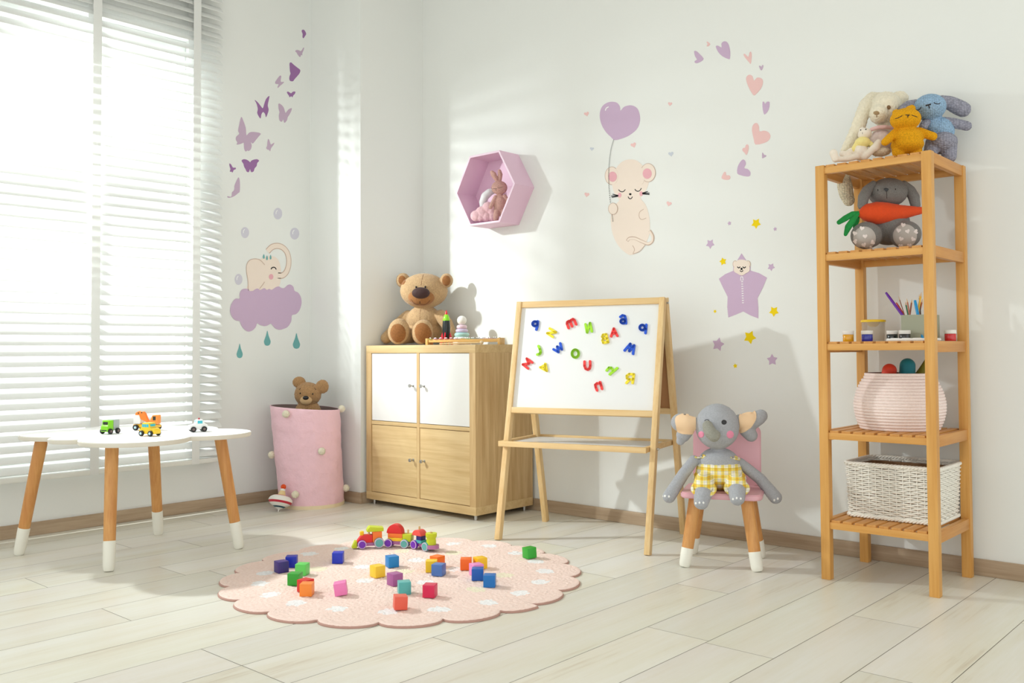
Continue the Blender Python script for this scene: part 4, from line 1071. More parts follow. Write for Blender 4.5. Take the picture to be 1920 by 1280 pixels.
# ================================================================ building blocks
BS = .038
def bz(ox, oy, s, l, c_, r_, yb): return l, c_, r_, yb, ox, oy, s
Z5, Z6, Z7 = (500, 1020, 9.6), (680, 1030, 9.6), (780, 1015, 8.348)
blocks = [
 (Z5, 265, 25, 525, (58, 38, 118), 0, 'dark purple toy block, leftmost on the pink rug'),
 (Z5, 450, 81, 425, (22, 42, 178), 0, 'royal blue toy block just behind the dark purple block'),
 (Z5, 643, 68, 572, (96, 206, 92), 0, 'light green toy block behind the darker green block'),
 (Z5, 512, 67, 752, (44, 160, 44), 0, 'mid green toy block between the light green and the red blocks'),
 (Z5, 700, 45, 880, (214, 44, 32), 0, 'red toy block half hidden behind the orange block at the left'),
 (Z5, 726, 76, 945, (244, 140, 50), 0, 'orange toy block at the left, in front of the red block'),
 (Z5, 1287, 81, 352, (24, 50, 188), 0, 'royal blue toy block standing alone left of the train'),
 (Z5, 1350, 86, 932, (236, 128, 186), -9, 'pink toy block tilted on the rug, standing alone'),
 (Z6, 530, 21, 330, (18, 128, 198), 0, 'bright blue toy block just below the wagons of the train'),
 (Z6, 268, 32, 515, (244, 202, 52), 0, 'yellow toy block left of the mauve block'),
 (Z6, 580, 33, 665, (166, 92, 152), 0, 'mauve toy block behind the teal block'),
 (Z6, 748, 8, 815, (86, 176, 174), 0, 'teal toy block between the mauve and coral blocks'),
 (Z6, 672, 8, 1100, (230, 96, 76), 3, 'coral toy block, nearest to the front edge of the rug'),
 (Z6, 1214, 74, 875, (214, 36, 84), 0, 'crimson toy block right of the teal block'),
 (Z6, 1240, 86, 412, (242, 200, 30), 0, 'yellow toy block left of the slate blue block'),
 (Z6, 1345, 45, 335, (246, 116, 28), 0, 'orange toy block behind the yellow and slate blue blocks'),
 (Z6, 1369, 67, 485, (76, 118, 188), 0, 'slate blue toy block in front of the yellow and orange pair'),
 (Z7, 784, 87, 450, (246, 108, 24), 0, 'orange toy block at the left of the cluster of four on the right'),
 (Z7, 1003, 27, 440, (246, 196, 30), 0, 'yellow toy block at the back of the right cluster'),
 (Z7, 946, 25, 548, (236, 146, 206), 0, 'pink toy block hidden behind the blue block on the right'),
 (Z7, 966, 87, 612, (12, 92, 182), 0, 'deep blue toy block standing in front of the pink block'),
 (Z7, 1155, 84, 722, (12, 112, 190), 0, 'blue toy block nearest the right front of the cluster'),
 (Z7, 1780, 32, 280, (48, 166, 50), -3, 'green toy block alone at the right edge of the rug')]
b0 = None
for zmn, cx, th, yb, colr, roll, lab in blocks:
    u, v = zmn[0]+cx/zmn[2], zmn[1]+yb/zmn[2]
    p = fl(u, v, RZ); h = (p-CAM); h.z = 0; yw = math.atan2(h.y, h.x)-PI/2
    t = math.radians(th); half = BS/2*(math.cos(t)+math.sin(t))*.97
    p = p+h.normalized()*half
    bm = bmesh.new(); box(bm, (-BS/2, -BS/2, 0), (BS/2, BS/2, BS), None, .0016, 2)
    o = fin('toy_block', bm, mat('block_%d_%d_%d' % colr, colr, .38), None, True, angle=35)
    o.rotation_euler = (0, 0, yw+t)
    o.location = (p.x, p.y, RZ-.0005)
    if roll:
        ax_ = Matrix.Rotation(math.radians(-roll), 4, V((math.sin(-yw), math.cos(yw), 0)).normalized())
        o.matrix_world = Matrix.Translation((p.x, p.y, RZ+.001)) @ Matrix.Rotation(math.radians(roll), 4, h.normalized()) @ Matrix.Rotation(yw+t, 4, 'Z')
    tag(o, lab, 'toy block', 'toy blocks on the rug')

# ================================================================ toys on the cabinet
def up_scale(o): pass
pr_ = onplane(837, 645, 1, -.245); zc_ = CT_Z+.0003
rk = empty('toy_rocket', (pr_.x, -.245, zc_), 0, 'black toy rocket with lime band, red nose and red fins standing behind the xylophone', 'toy')
lathe('rocket_body', [(0, .012), (.010, .012), (.015, .03), (.0188, .06), (.0195, .085), (.0185, .105), (.0165, .1178)], mat('rocket_black', (26, 34, 34), .25), rk, 36)
lathe('rocket_collar', [(.0166, .118), (.0172, .119), (.015, .132), (.0118, .142), (.0075, .148), (0, .1485)], mat('rocket_lime', (150, 232, 50), .3), rk, 36)
lathe('rocket_nose', [(.0072, .1482), (.006, .156), (.0032, .165), (.0008, .170), (0, .1705)], mat('rocket_red', (226, 40, 50), .3), rk, 24)
for q in range(4):
    a = math.radians(28+90*q); d = V((math.cos(a), math.sin(a), 0)); nn = V((-d.y, d.x, 0)); bm = bmesh.new()
    prism(bm, [d*x+V((0, 0, z))-nn*.0025 for x, z in ((.0165, .062), (.021, .058), (.029, .036), (.033, .012), (.032, .0), (.024, .0), (.014, .018), (.0135, .035))], nn, .005)
    fin('fin', bm, mat('rocket_fin', (226, 34, 56), .3), rk)
ps = onplane(866, 645, 1, -.135)
sk = empty('stacking_rings', (ps.x, -.135, zc_), 0, 'pastel stacking ring tower with a white ball on top, beside the rocket', 'toy')
z = 0
for r_, hh, c_ in ((.046, .020, (248, 232, 230)), (.042, .020, (236, 242, 236)), (.037, .021, (176, 220, 214)), (.0305, .018, (214, 200, 228)), (.026, .020, (236, 208, 222))):
    lathe('ring', [(0, z)]+[(r_-hh*.5+hh*.5*math.cos(t), z+hh/2+hh/2*math.sin(t)) for t in [-PI/2+PI*i/12 for i in range(13)]]+[(0, z+hh)], mat('ring_%d_%d_%d' % c_, c_, .4), sk, 40, angle=80); z += hh
bm = bmesh.new(); ellipsoid(bm, (0, 0, z+.0225), (.0235, .0235, .0235)); fin('ball', bm, mat('ball_white', (244, 242, 236), .4), sk, True)
xa = onplane(803, 646, 1, -.335); xb = onplane(942, 646, 1, -.205)
xd = (xb-xa); xd.z = 0; XL = xd.length
xy = empty('xylophone', (xa.x, -.335, zc_), math.atan2(xd.y, xd.x), 'wooden toy xylophone with metal bars lying at the front of the cabinet top', 'xylophone')
m_xw = wood('xylophone_wood', (232, 190, 118), (212, 160, 86), 0, .4)
for x in (0, XL-.012): boxo('end_block', (x, -.03, 0), (x+.012, .03, .031), m_xw, xy, .0015)
for s in (-1, 1): boxo('side_bar', (.012, s*.022-.004, .012), (XL-.012, s*.022+.004, .026), m_xw, xy, .001)
kc = [(200, 214, 110), (232, 150, 190), (236, 96, 110), (244, 120, 130), (214, 120, 120), (200, 130, 120), (240, 200, 70), (120, 190, 110), (150, 176, 170), (130, 130, 150), (226, 150, 130), (226, 150, 150), (200, 170, 160)]
for i in range(13):
    x = .024+(XL-.048)*i/12; hl_ = .033-.0008*i
    k_ = boxo('sound_bar', (x-.0085, -hl_, .0265), (x+.0085, hl_, .0285), mat('bar_%d' % i, kc[i], .3, metal=.2), xy, .0006)
    for s in (-1, 1):
        bm = bmesh.new(); cone(bm, (x, s*.022, .0284), (x, s*.022, .0345), .0016, .0042, 12, rings=[(0, .0016), (.5, .0018), (.6, .0045), (1, .0038)]); fin('pin', bm, m_metal, k_, True, angle=40)
pa, pb = onplane(824, 645.5, 1, -.395), onplane(903, 643, 1, -.30)
ml = empty('mallet', (pa.x, -.395, zc_), math.atan2(pb.y-pa.y, pb.x-pa.x), 'thin wooden mallet lying in front of the xylophone', 'mallet'); L = math.hypot(pb.x-pa.x, pb.y-pa.y)
bm = bmesh.new(); cone(bm, (0, 0, .0045), (L-.01, 0, .0085), .0032, .0032, 14); fin('handle', bm, mat('mallet_wood', (240, 212, 160), .45), ml, True, angle=40)
bm = bmesh.new(); ellipsoid(bm, (L, 0, .0088), (.0095, .0085, .0085)); fin('head', bm, mat('mallet_head', (236, 214, 176), .45), ml, True)

# ================================================================ shelf contents
zs = LV[2]+.0003
def jar(u, y, col, lab, hh=.036):
    p = onplane(u, 638, 1, y); j = empty('paint_jar', (p.x, y, zs), 0, lab, 'paint jar', 'paint jars on the middle shelf')
    lathe('glass', [(0, .0), (.0165, .0), (.0175, .002), (.0180, hh*.62), (.0165, hh*.66), (0, hh*.66)], mat('paint_%d_%d_%d' % col, col, .2, coat=.5), j, 30)
    lathe('lid', [(0, hh*.66), (.0182, hh*.66), (.0188, hh*.70), (.0188, hh*.96), (.0178, hh), (0, hh)], mat('lid_white', (236, 234, 228), .4), j, 30)
jar(1590.5, -.30, (232, 168, 20), 'small paint jar with yellow paint and white lid, leftmost on the middle shelf')
jar(1626, -.29, (40, 44, 160), 'small paint jar with blue paint and white lid')
jar(1673, -.20, (24, 34, 34), 'small paint jar with black paint, left one of the two behind the white tray')
jar(1696.5, -.22, (34, 28, 26), 'small paint jar with black paint, nearer to the pen box')
jar(1748, -.10, (70, 96, 50), 'small paint jar with green paint mostly hidden by the front post')
jar(1782, -.13, (206, 30, 38), 'small paint jar with red paint, rightmost on the middle shelf')
p = onplane(1638, 638, 1, -.14)
cup = empty('water_cup', (p.x, -.14, zs), 0, 'clear plastic painting cup with a yellow spill-proof lid', 'cup')
n = NT('clear_plastic'); t_ = n.n('ShaderNodeBsdfTransparent'); t_.inputs[0].default_value = (.93, .92, .9, 1); mx = n.n('ShaderNodeMixShader'); mx.inputs[0].default_value = .22
n.b.inputs['Base Color'].default_value = lin((235, 228, 215)); n.b.inputs['Roughness'].default_value = .15; n.l(t_.outputs[0], mx.inputs[1]); n.l(n.b.outputs[0], mx.inputs[2]); n.l(mx.outputs[0], n.o.inputs[0])
lathe('beaker', [(0, 0), (.034, 0), (.036, .002), (.039, .07), (.0375, .07), (.0345, .004), (0, .003)], n.m, cup, 40)
lathe('lid', [(.041, .068), (.041, .075), (.030, .077), (.024, .070), (.018, .058), (.010, .052), (.006, .052), (.016, .062), (.022, .068), (.036, .069)], mat('lid_yellow', (250, 208, 30), .4), cup, 40)
bx_ = onplane(1690, 632, 1, -.19)
m_sage = mat('sage_box', (164, 168, 146), .5)
pb_ = empty('pen_box', (bx_.x, -.19, zs), 0, 'sage green square pen holder full of pencils and brushes on the middle shelf', 'pen holder')
bm = bmesh.new(); Wb, Hb = .094, .088
for lo_, hi_ in (((0, 0, 0), (Wb, Wb, .003)), ((0, 0, .003), (Wb, .003, Hb)), ((0, Wb-.003, .003), (Wb, Wb, Hb)), ((0, .003, .003), (.003, Wb-.003, Hb)), ((Wb-.003, .003, .003), (Wb, Wb-.003, Hb))): box(bm, lo_, hi_)
fin('holder', bm, m_sage, pb_)
def stick(name, a, b, y, col, r_, lab, cat='pencil', tip=None, grp='pencils and brushes in the pen box'):
    """a, b = measured tip and the point where it enters the box; y = depth in the box"""
    A = onplane(a[0], a[1], 1, y+.01); B = onplane(b[0], b[1], 1, y); d = (B-A).normalized(); E_ = B+d*((B.z-zs-.006)/abs(d.z))
    E_.x = min(max(E_.x, bx_.x+.006), bx_.x+Wb-.006); o = empty(name, E_, 0, lab, cat, grp)
    bm = bmesh.new(); q = A-E_; cone(bm, (0, 0, 0), q*.9, r_, r_, 12); o1 = fin('shaft', bm, mat('stick_%d_%d_%d' % col, col, .4), o, True, angle=40)
    bm = bmesh.new(); cone(bm, q*.901, q, r_*(1 if tip == 'cap' else .95), r_*(.8 if tip == 'cap' else .1), 12); fin('cap' if tip == 'cap' else 'tip', bm, mat('stick_%d_%d_%d' % col if tip == 'cap' else 'pencil_tip', col if tip == 'cap' else (226, 190, 140), .5), o, True, angle=40)
z2 = (1550, 520, 6.857)
def q2(a, b): return (z2[0]+a/z2[2], z2[1]+b/z2[2])
stick('marker', q2(762, 195), q2(930, 425), -.165, (108, 44, 168), .0046, 'long purple felt pen leaning out to the left of the pen box', 'felt pen', 'cap')
stick('paintbrush', q2(922, 235), q2(990, 450), -.15, (150, 90, 60), .0015, 'thin brown paintbrush next to the purple felt pen', 'paintbrush')
stick('pencil', q2(895, 325), q2(975, 450), -.14, (196, 50, 50), .0028, 'red pencil with a rounded end right of the purple pen', 'pencil', 'cap')
stick('pencil', q2(1030, 270), q2(1060, 450), -.16, (190, 120, 90), .0026, 'pale brown wooden pencil in the middle of the pen box')
stick('pencil', q2(1098, 275), q2(1050, 450), -.14, (176, 104, 72), .0026, 'brown wooden pencil crossing the pale one in the pen box')
stick('pencil', q2(1010, 310), q2(1040, 450), -.12, (60, 140, 96), .0024, 'short green pencil at the back of the pen box')
stick('marker', q2(1135, 296), q2(1165, 440), -.165, (24, 152, 216), .005, 'thick bright blue felt pen in the pen box', 'felt pen', 'cap')
stick('pencil', q2(1218, 185), q2(1175, 440), -.15, (236, 180, 36), .0032, 'yellow pencil standing highest in the pen box')
stick('pencil', q2(1188, 212), q2(1205, 440), -.13, (60, 50, 44), .002, 'thin dark pencil next to the yellow one')
stick('pencil', q2(1235, 270), q2(1195, 440), -.12, (190, 110, 60), .003, 'orange brown pencil beside the front post of the shelf')
pt_ = onplane(1662, 635, 1, -.32); py_ = onplane(1774, 635, 1, -.22)
py = empty('paint_palette', (pt_.x, -.335, zs), 0, 'flat white plastic paint palette lying on the middle shelf', 'palette')
plate('palette_plate', rrect(0, 0, .150, .09, .012), 0, .0085, m_white, py, .002)
for i in range(4):
    bm = bmesh.new(); cc = V((.022+.035*i, .03, .0086)); tube(bm, [cc+V((math.cos(2*PI*j/20)*.012, math.sin(2*PI*j/20)*.012, 0)) for j in range(20)], .0013, 6, True); fin('well_rim', bm, m_white, py, True)

# rope basket
zb_ = LV[3]+.0003; RB = V((2.987, -.185, zb_))
m_rope = mat('rope_pink', (252, 234, 228), .9, 'cloth', var=.1, scale=170, bs=.5, bd=.0015, spec=.1)
rb = empty('rope_basket', RB, 0, 'round pale pink coiled rope basket on the fourth shelf from the top', 'basket')
bm = bmesh.new(); prof = []; NC = 19; Hh = .188
def brad(f): return .122+.030*math.sin(PI*min(1, f*1.05+.02))**.8-(.012*f)
for i in range(NC):
    f = (i+.5)/NC; r_ = brad(f); hh = Hh/NC/2
    for j in range(7):
        t = -PI/2*.86+PI*.86*j/6; prof.append((r_-hh+hh*.75*math.cos(t), f*Hh+hh*math.sin(t)))
prof = [(0, .0)]+[(.10, .0)]+prof+[(brad(1)-.012, Hh), (brad(.8)-.014, Hh*.8), (brad(.4)-.014, Hh*.4), (.09, .012), (0, .012)]
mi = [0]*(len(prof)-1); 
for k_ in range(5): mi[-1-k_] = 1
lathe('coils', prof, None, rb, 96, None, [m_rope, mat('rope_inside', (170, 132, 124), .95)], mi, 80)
def bag_toy(nm, zmn, pts, col, lab, y):
    T = Toy(nm, lab, 'toy', (RB.x, y, zb_+.02), zmn); bm = bmesh.new(); T.C(bm, [(a, b, r_, 0) for a, b, r_ in pts]); fuse('toy_body', bm, mat('felt_%d_%d_%d' % col, col, .6, 'cloth', var=.1, scale=150, bs=.2, bd=.001), T.root, .003, 5)
Zr = (1600, 650, 7.528)
bag_toy('maraca_toy', Zr, [(440, 800, 60), (445, 560, 70), (470, 420, 80), (510, 335, 100)], (226, 60, 28), 'red rounded toy poking out at the left of the rope basket', -.20)
bag_toy('maraca_toy', Zr, [(760, 800, 60), (760, 560, 90), (760, 390, 108), (765, 265, 106)], (16, 128, 142), 'teal blue rounded toy standing in the middle of the rope basket', -.19)
bag_toy('cone_toy', Zr, [(900, 800, 60), (925, 560, 80), (945, 420, 82), (1000, 300, 58), (1040, 190, 34)], (128, 122, 26), 'olive green pointed toy at the right in the rope basket', -.18)

# wicker basket
m_wick = mat('wicker_white', (252, 248, 238), .6, 'cloth', var=.1, scale=60, bs=.3, bd=.001)
zw = LV[4]+.0003; wk = empty('wicker_basket', (2.842, -.285, zw), 0, 'rectangular white wicker basket on the lowest shelf', 'basket')
WL, WDp, WHt = .292, .235, .188
def perim(s, off=0, flare=0):
    """rounded rectangle perimeter point and normal, s in 0..1"""
    r_ = .022; a, b = WL-2*r_, WDp-2*r_; q = PI*r_/2; tot = 2*(a+b)+4*q; d = (s % 1)*tot
    segs = [('l', a, (r_, 0), (1, 0), (0, -1)), ('c', q, (WL-r_, r_), -90), ('l', b, (WL, r_), (0, 1), (1, 0)), ('c', q, (WL-r_, WDp-r_), 0), ('l', a, (WL-r_, WDp), (-1, 0), (0, 1)), ('c', q, (r_, WDp-r_), 90), ('l', b, (0, WDp-r_), (0, -1), (-1, 0)), ('c', q, (r_, r_), 180)]
    for g in segs:
        if d <= g[1] or g is segs[-1]:
            if g[0] == 'l': p = (g[2][0]+g[3][0]*d, g[2][1]+g[3][1]*d); nn = g[4]
            else: t = math.radians(g[3])+d/r_; nn = (math.cos(t), math.sin(t)); p = (g[2][0]+nn[0]*r_, g[2][1]+nn[1]*r_)
            return p[0]+nn[0]*(off+flare), p[1]+nn[1]*(off+flare)
        d -= g[1]
NS = 46; rows = 25; bm = bmesh.new(); SS = 276
for k_ in range(rows):
    z = .014+k_*(WHt-.030)/(rows-1); fl_ = .010*(z/WHt)-.004; pts = []
    for i in range(SS):
        s = i/SS; ph = s*NS*PI+(k_ % 2)*PI; x, y = perim(s, .0032*math.sin(ph), fl_); pts.append((x, y, z+.0008*math.sin(ph*1.0)+.0016*noise.noise(V((s*14, k_*.7, 0)))))
    tube(bm, pts, .0031, 6, True)
fin('weave', bm, m_wick, wk, True)
bm = bmesh.new()
for j in range(NS):
    s = (j+.5)/NS; tube(bm, [perim(s, 0, .010*z/WHt-.004)+(z,) for z in (.002, .06, .12, WHt-.004)], .0022, 6)
fin('stakes', bm, m_wick, wk, True)
for nm, z0_, rr_, fl2 in (('rim_braid', WHt-.008, .0048, .007), ('base_braid', .007, .0046, .0)):
    bm = bmesh.new()
    for q in range(3):
        pts = []
        for i in range(SS):
            s = i/SS; ph = s*2*PI*30+q*2*PI/3; x, y = perim(s, .0036*math.cos(ph), fl2); pts.append((x, y, z0_+.0036*math.sin(ph)))
        tube(bm, pts, rr_*.75, 6, True)
    fin(nm, bm, m_wick, wk, True)
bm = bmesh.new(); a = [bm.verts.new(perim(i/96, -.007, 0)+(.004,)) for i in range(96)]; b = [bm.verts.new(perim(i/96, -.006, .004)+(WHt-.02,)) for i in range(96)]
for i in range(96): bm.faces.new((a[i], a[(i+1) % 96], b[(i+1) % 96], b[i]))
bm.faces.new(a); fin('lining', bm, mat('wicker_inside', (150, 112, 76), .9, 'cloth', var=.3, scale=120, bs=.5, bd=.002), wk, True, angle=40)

# ================================================================ wall stickers
def dmat(nm, c): return mat('sticker_'+nm, c, .7, spec=.2)
S = {k_: dmat(k_, c_) for k_, c_ in dict(dark=(160, 116, 168), light=(200, 176, 199), lilac=(206, 180, 208), pink=(240, 200, 198), yellow=(246, 216, 20), beige=(244, 229, 216), tan=(206, 180, 162), black=(24, 22, 26), teal=(116, 178, 178), bubble=(212, 210, 222), white=(250, 250, 250), blue=(206, 212, 222), rose=(236, 178, 188)).items()}
class Wall:
    def __init__(s, side): s.side = side; s.n = V((1, 0, 0)) if side == 'L' else V((0, -1, 0))
    def at(s, zmn, a, b, off=0):
        u, v = zmn[0]+a/zmn[2], zmn[1]+b/zmn[2]; p = wl(u, v) if s.side == 'L' else wr(u, v); return p+s.n*off
WLf, WRt = Wall('L'), Wall('R')
def sticker(wall, zmn, pts, m, name, label=None, cat=None, group=None, parent=None, lay=0, smooth=3):
    P = [wall.at(zmn, a, b) for a, b in pts]
    if smooth: P = crom(P, smooth, True)
    c = sum(P, V())/len(P) if parent is None else V(parent.location)
    bm = bmesh.new(); prism(bm, [p-c+wall.n*(.0004+lay*.0006) for p in P], wall.n, .0005)
    o = fin(name, bm, m, parent)
    if parent is None: o.location = c; tag(o, label, cat, group)
    return o
def strokes(wall, zmn, lines, w_, m, name, parent, lay=1, k_=4, closed=False):
    c = V(parent.location); bm = bmesh.new(); P = crom([wall.at(zmn, a, b) for a, b in lines], k_, closed)
    hw = w_/zmn[2]/2
    A, B = [], []; N = len(P); px = (P[0]-CAM).dot(FW)/FPX
    for i in range(N):
        a = P[i-1] if (i or closed) else P[i]; b = P[(i+1) % N] if (i < N-1 or closed) else P[i]; d = (b-a).normalized(); q = wall.n.cross(d).normalized()*hw*px
        A.append(P[i]+q-c); B.append(P[i]-q-c)
    rg = range(N) if closed else range(N-1)
    lo_ = wall.n*(.0004+lay*.0006); hi_ = lo_+wall.n*.0005
    for i in rg:
        j = (i+1) % N; q = [A[i], A[j], B[j], B[i]]
        v8 = [bm.verts.new(p+lo_) for p in q]+[bm.verts.new(p+hi_) for p in q]
        for f_ in ((3, 2, 1, 0), (4, 5, 6, 7), (0, 1, 5, 4), (1, 2, 6, 5), (2, 3, 7, 6), (3, 0, 4, 7)): bm.faces.new([v8[x] for x in f_])
    bmesh.ops.remove_doubles(bm, verts=bm.verts, dist=1e-6)
    return fin(name, bm, m, parent)
Zb = (400, 20, 3.554)
BF = [
 ('dark', [(590, 130), (600, 127), (610, 135), (618, 155), (610, 170), (600, 184), (594, 175), (595, 155), (589, 140)], 'dark purple folded butterfly wall sticker, highest of all'),
 ('light', [(545, 270), (555, 262), (572, 265), (580, 270), (590, 262), (598, 248), (604, 248), (600, 265), (592, 285), (592, 298), (585, 295), (578, 309), (570, 303), (560, 290), (555, 280)], 'pale purple butterfly wall sticker just below the highest one'),
 ('dark', [(508, 350), (518, 345), (535, 360), (560, 380), (578, 395), (575, 415), (560, 435), (542, 455), (530, 470), (512, 468), (506, 455), (508, 435), (514, 420), (510, 400), (508, 370)], 'large dark purple side-on butterfly wall sticker near the corner'),
 ('light', [(447, 432), (452, 440), (448, 465), (452, 475), (470, 475), (460, 488), (445, 500), (430, 515), (428, 505), (434, 490), (415, 488), (412, 475), (425, 455), (438, 438)], 'small pale purple butterfly wall sticker left of the side-on dark one'),
 ('dark', [(490, 542), (500, 540), (515, 550), (522, 548), (530, 540), (546, 540), (542, 555), (532, 565), (527, 577), (518, 570), (508, 577), (503, 565), (495, 555)], 'tiny dark purple spread butterfly wall sticker below the side-on dark one'),
 ('dark', [(275, 595), (295, 610), (315, 635), (328, 650), (335, 635), (350, 590), (372, 568), (370, 590), (362, 630), (368, 660), (360, 690), (350, 710), (345, 690), (332, 675), (320, 690), (314, 718), (300, 700), (292, 680), (296, 655), (288, 620)], 'dark purple swallowtail butterfly wall sticker with pointed wings'),
 ('light', [(434, 620), (450, 625), (468, 645), (480, 680), (490, 670), (505, 655), (522, 650), (518, 670), (505, 695), (495, 710), (490, 730), (475, 747), (468, 735), (465, 725), (455, 740), (440, 730), (436, 700), (440, 675), (434, 650)], 'medium pale purple butterfly wall sticker right of the pointed dark one'),
 ('light', [(185, 708), (200, 735), (215, 780), (218, 815), (222, 830), (240, 812), (270, 808), (315, 818), (300, 840), (280, 865), (262, 885), (250, 875), (255, 900), (248, 925), (232, 935), (228, 930), (215, 938), (205, 920), (203, 890), (200, 880), (180, 888), (155, 892), (160, 878), (150, 860), (152, 840), (172, 820), (165, 800), (172, 760)], 'largest pale purple butterfly wall sticker'),
 ('light', [(365, 855), (372, 862), (382, 890), (390, 888), (406, 880), (398, 898), (385, 915), (378, 937), (372, 928), (360, 925), (352, 915), (358, 900), (360, 875)], 'small pale butterfly wall sticker right of the largest one'),
 ('dark', [(107, 1018), (118, 1025), (130, 1045), (148, 1046), (148, 1056), (135, 1062), (128, 1078), (120, 1072), (110, 1072), (114, 1055), (108, 1035)], 'tiny dark butterfly wall sticker nearest the blind'),
 ('dark', [(188, 1000), (200, 990), (220, 992), (238, 1003), (245, 1010), (252, 1000), (270, 992), (292, 990), (304, 1000), (292, 1015), (288, 1035), (275, 1050), (268, 1070), (255, 1076), (248, 1068), (244, 1055), (236, 1075), (222, 1072), (214, 1055), (205, 1040), (200, 1020)], 'dark purple fully spread butterfly wall sticker below the largest pale one'),
 ('light', [(165, 1112), (174, 1125), (177, 1160), (175, 1205), (165, 1215), (150, 1228), (130, 1240), (105, 1247), (93, 1242), (95, 1236), (115, 1240), (122, 1232), (124, 1210), (135, 1200), (140, 1185), (142, 1160)], 'pale purple side-on butterfly wall sticker, lowest of all')]
for k_, pts, lab in BF: sticker(WLf, Zb, pts, S[k_], 'butterfly_sticker', lab, 'wall sticker', 'butterfly stickers')
Ze = (400, 370, 3.879)
def ell(cx, cy, rx, ry, n=24): return [(cx+rx*math.cos(2*PI*i/n), cy+ry*math.sin(2*PI*i/n)) for i in range(n)]
for (a, b, rx, ry), lab in zip(((469, 118, 31, 42), (230, 256, 29, 40), (591, 263, 33, 43), (183, 596, 28, 40)), ('pale grey bubble wall sticker, highest of the four', 'pale grey bubble wall sticker upper left of the elephant', 'pale grey bubble wall sticker right above the elephant\'s trunk', 'pale grey bubble wall sticker just above the cloud at its left')):
    o = sticker(WLf, Ze, ell(a, b, rx, ry), S['bubble'], 'bubble_sticker', lab, 'wall sticker', 'bubble stickers', smooth=0)
    strokes(WLf, Ze, [(a-rx*.45, b+ry*.1), (a-rx*.4, b-ry*.3), (a-rx*.1, b-ry*.6)], 5, S['white'], 'gloss_mark', o)
el = sticker(WLf, Ze, [(255, 690), (255, 620), (248, 570), (238, 520), (245, 480), (265, 455), (305, 445), (345, 447), (375, 434), (410, 425), (440, 430), (467, 448), (482, 478), (490, 515), (493, 560), (490, 605), (478, 645), (460, 690)], S['beige'], 'elephant_sticker', 'beige elephant wall sticker showering itself above the purple cloud', 'wall sticker')
strokes(WLf, Ze, [(470, 567), (500, 568), (528, 545), (545, 500), (548, 450), (535, 400), (505, 365), (465, 352), (425, 362), (395, 392)], 44, S['tan'], 'trunk_outline', el, 0)
strokes(WLf, Ze, [(466, 568), (500, 568), (528, 545), (545, 500), (548, 450), (535, 400), (505, 365), (465, 352), (425, 362), (393, 393)], 33, S['beige'], 'trunk', el, 1)
strokes(WLf, Ze, [(252, 680), (251, 610), (240, 540), (242, 490), (262, 458), (300, 446), (340, 456), (373, 490)], 4, S['tan'], 'ear_line', el, 2); strokes(WLf, Ze, [(335, 664), (355, 638), (372, 613)], 4, S['tan'], 'ear_line', el, 2)
strokes(WLf, Ze, [(418, 522), (425, 512), (437, 508), (449, 512), (456, 524)], 7, S['black'], 'eye', el, 2)
sticker(WLf, Ze, ell(419, 577, 16, 20), S['rose'], 'cheek', parent=el, lay=2, smooth=0)
for a, b in ((366, 430), (389, 440), (415, 435)): sticker(WLf, Ze, [(a, b-18), (a+6, b), (a+5, b+12), (a, b+16), (a-5, b+12), (a-6, b)], S['teal'], 'water_drop', parent=el, lay=2)
sticker(WLf, Ze, [(190, 735), (190, 700), (205, 672), (230, 663), (255, 668), (262, 680), (285, 680), (300, 670), (320, 662), (337, 672), (350, 668), (370, 660), (388, 672), (405, 665), (420, 672), (440, 662), (455, 652), (475, 647), (492, 657), (510, 660), (525, 650), (540, 637), (560, 634), (580, 650), (590, 680), (615, 692), (635, 725), (640, 770), (625, 820), (600, 848), (570, 857), (565, 900), (540, 940), (510, 955), (480, 962), (450, 952), (425, 925), (415, 918), (390, 932), (365, 935), (335, 925), (318, 915), (305, 945), (280, 968), (250, 975), (220, 955), (200, 925), (190, 898), (165, 895), (140, 875), (122, 835), (125, 790), (145, 750), (165, 735)], S['lilac'], 'cloud_sticker', 'large lilac cloud wall sticker under the beige elephant', 'wall sticker', lay=2)
for (a, t, b, hw), lab in zip(((392, 968, 1078, 24), (604, 985, 1100, 26), (191, 1062, 1168, 22)), ('teal raindrop wall sticker in the middle under the cloud', 'teal raindrop wall sticker at the right under the cloud', 'teal raindrop wall sticker, lowest at the left under the cloud')):
    h = b-t; sticker(WLf, Ze, [(a, t), (a+hw*.35, t+h*.3), (a+hw*.85, t+h*.6), (a+hw, t+h*.76), (a+hw*.7, t+h*.94), (a, b), (a-hw*.7, t+h*.94), (a-hw, t+h*.76), (a-hw*.85, t+h*.6), (a-hw*.35, t+h*.3)], S['teal'], 'raindrop_sticker', lab, 'wall sticker', 'raindrop stickers')
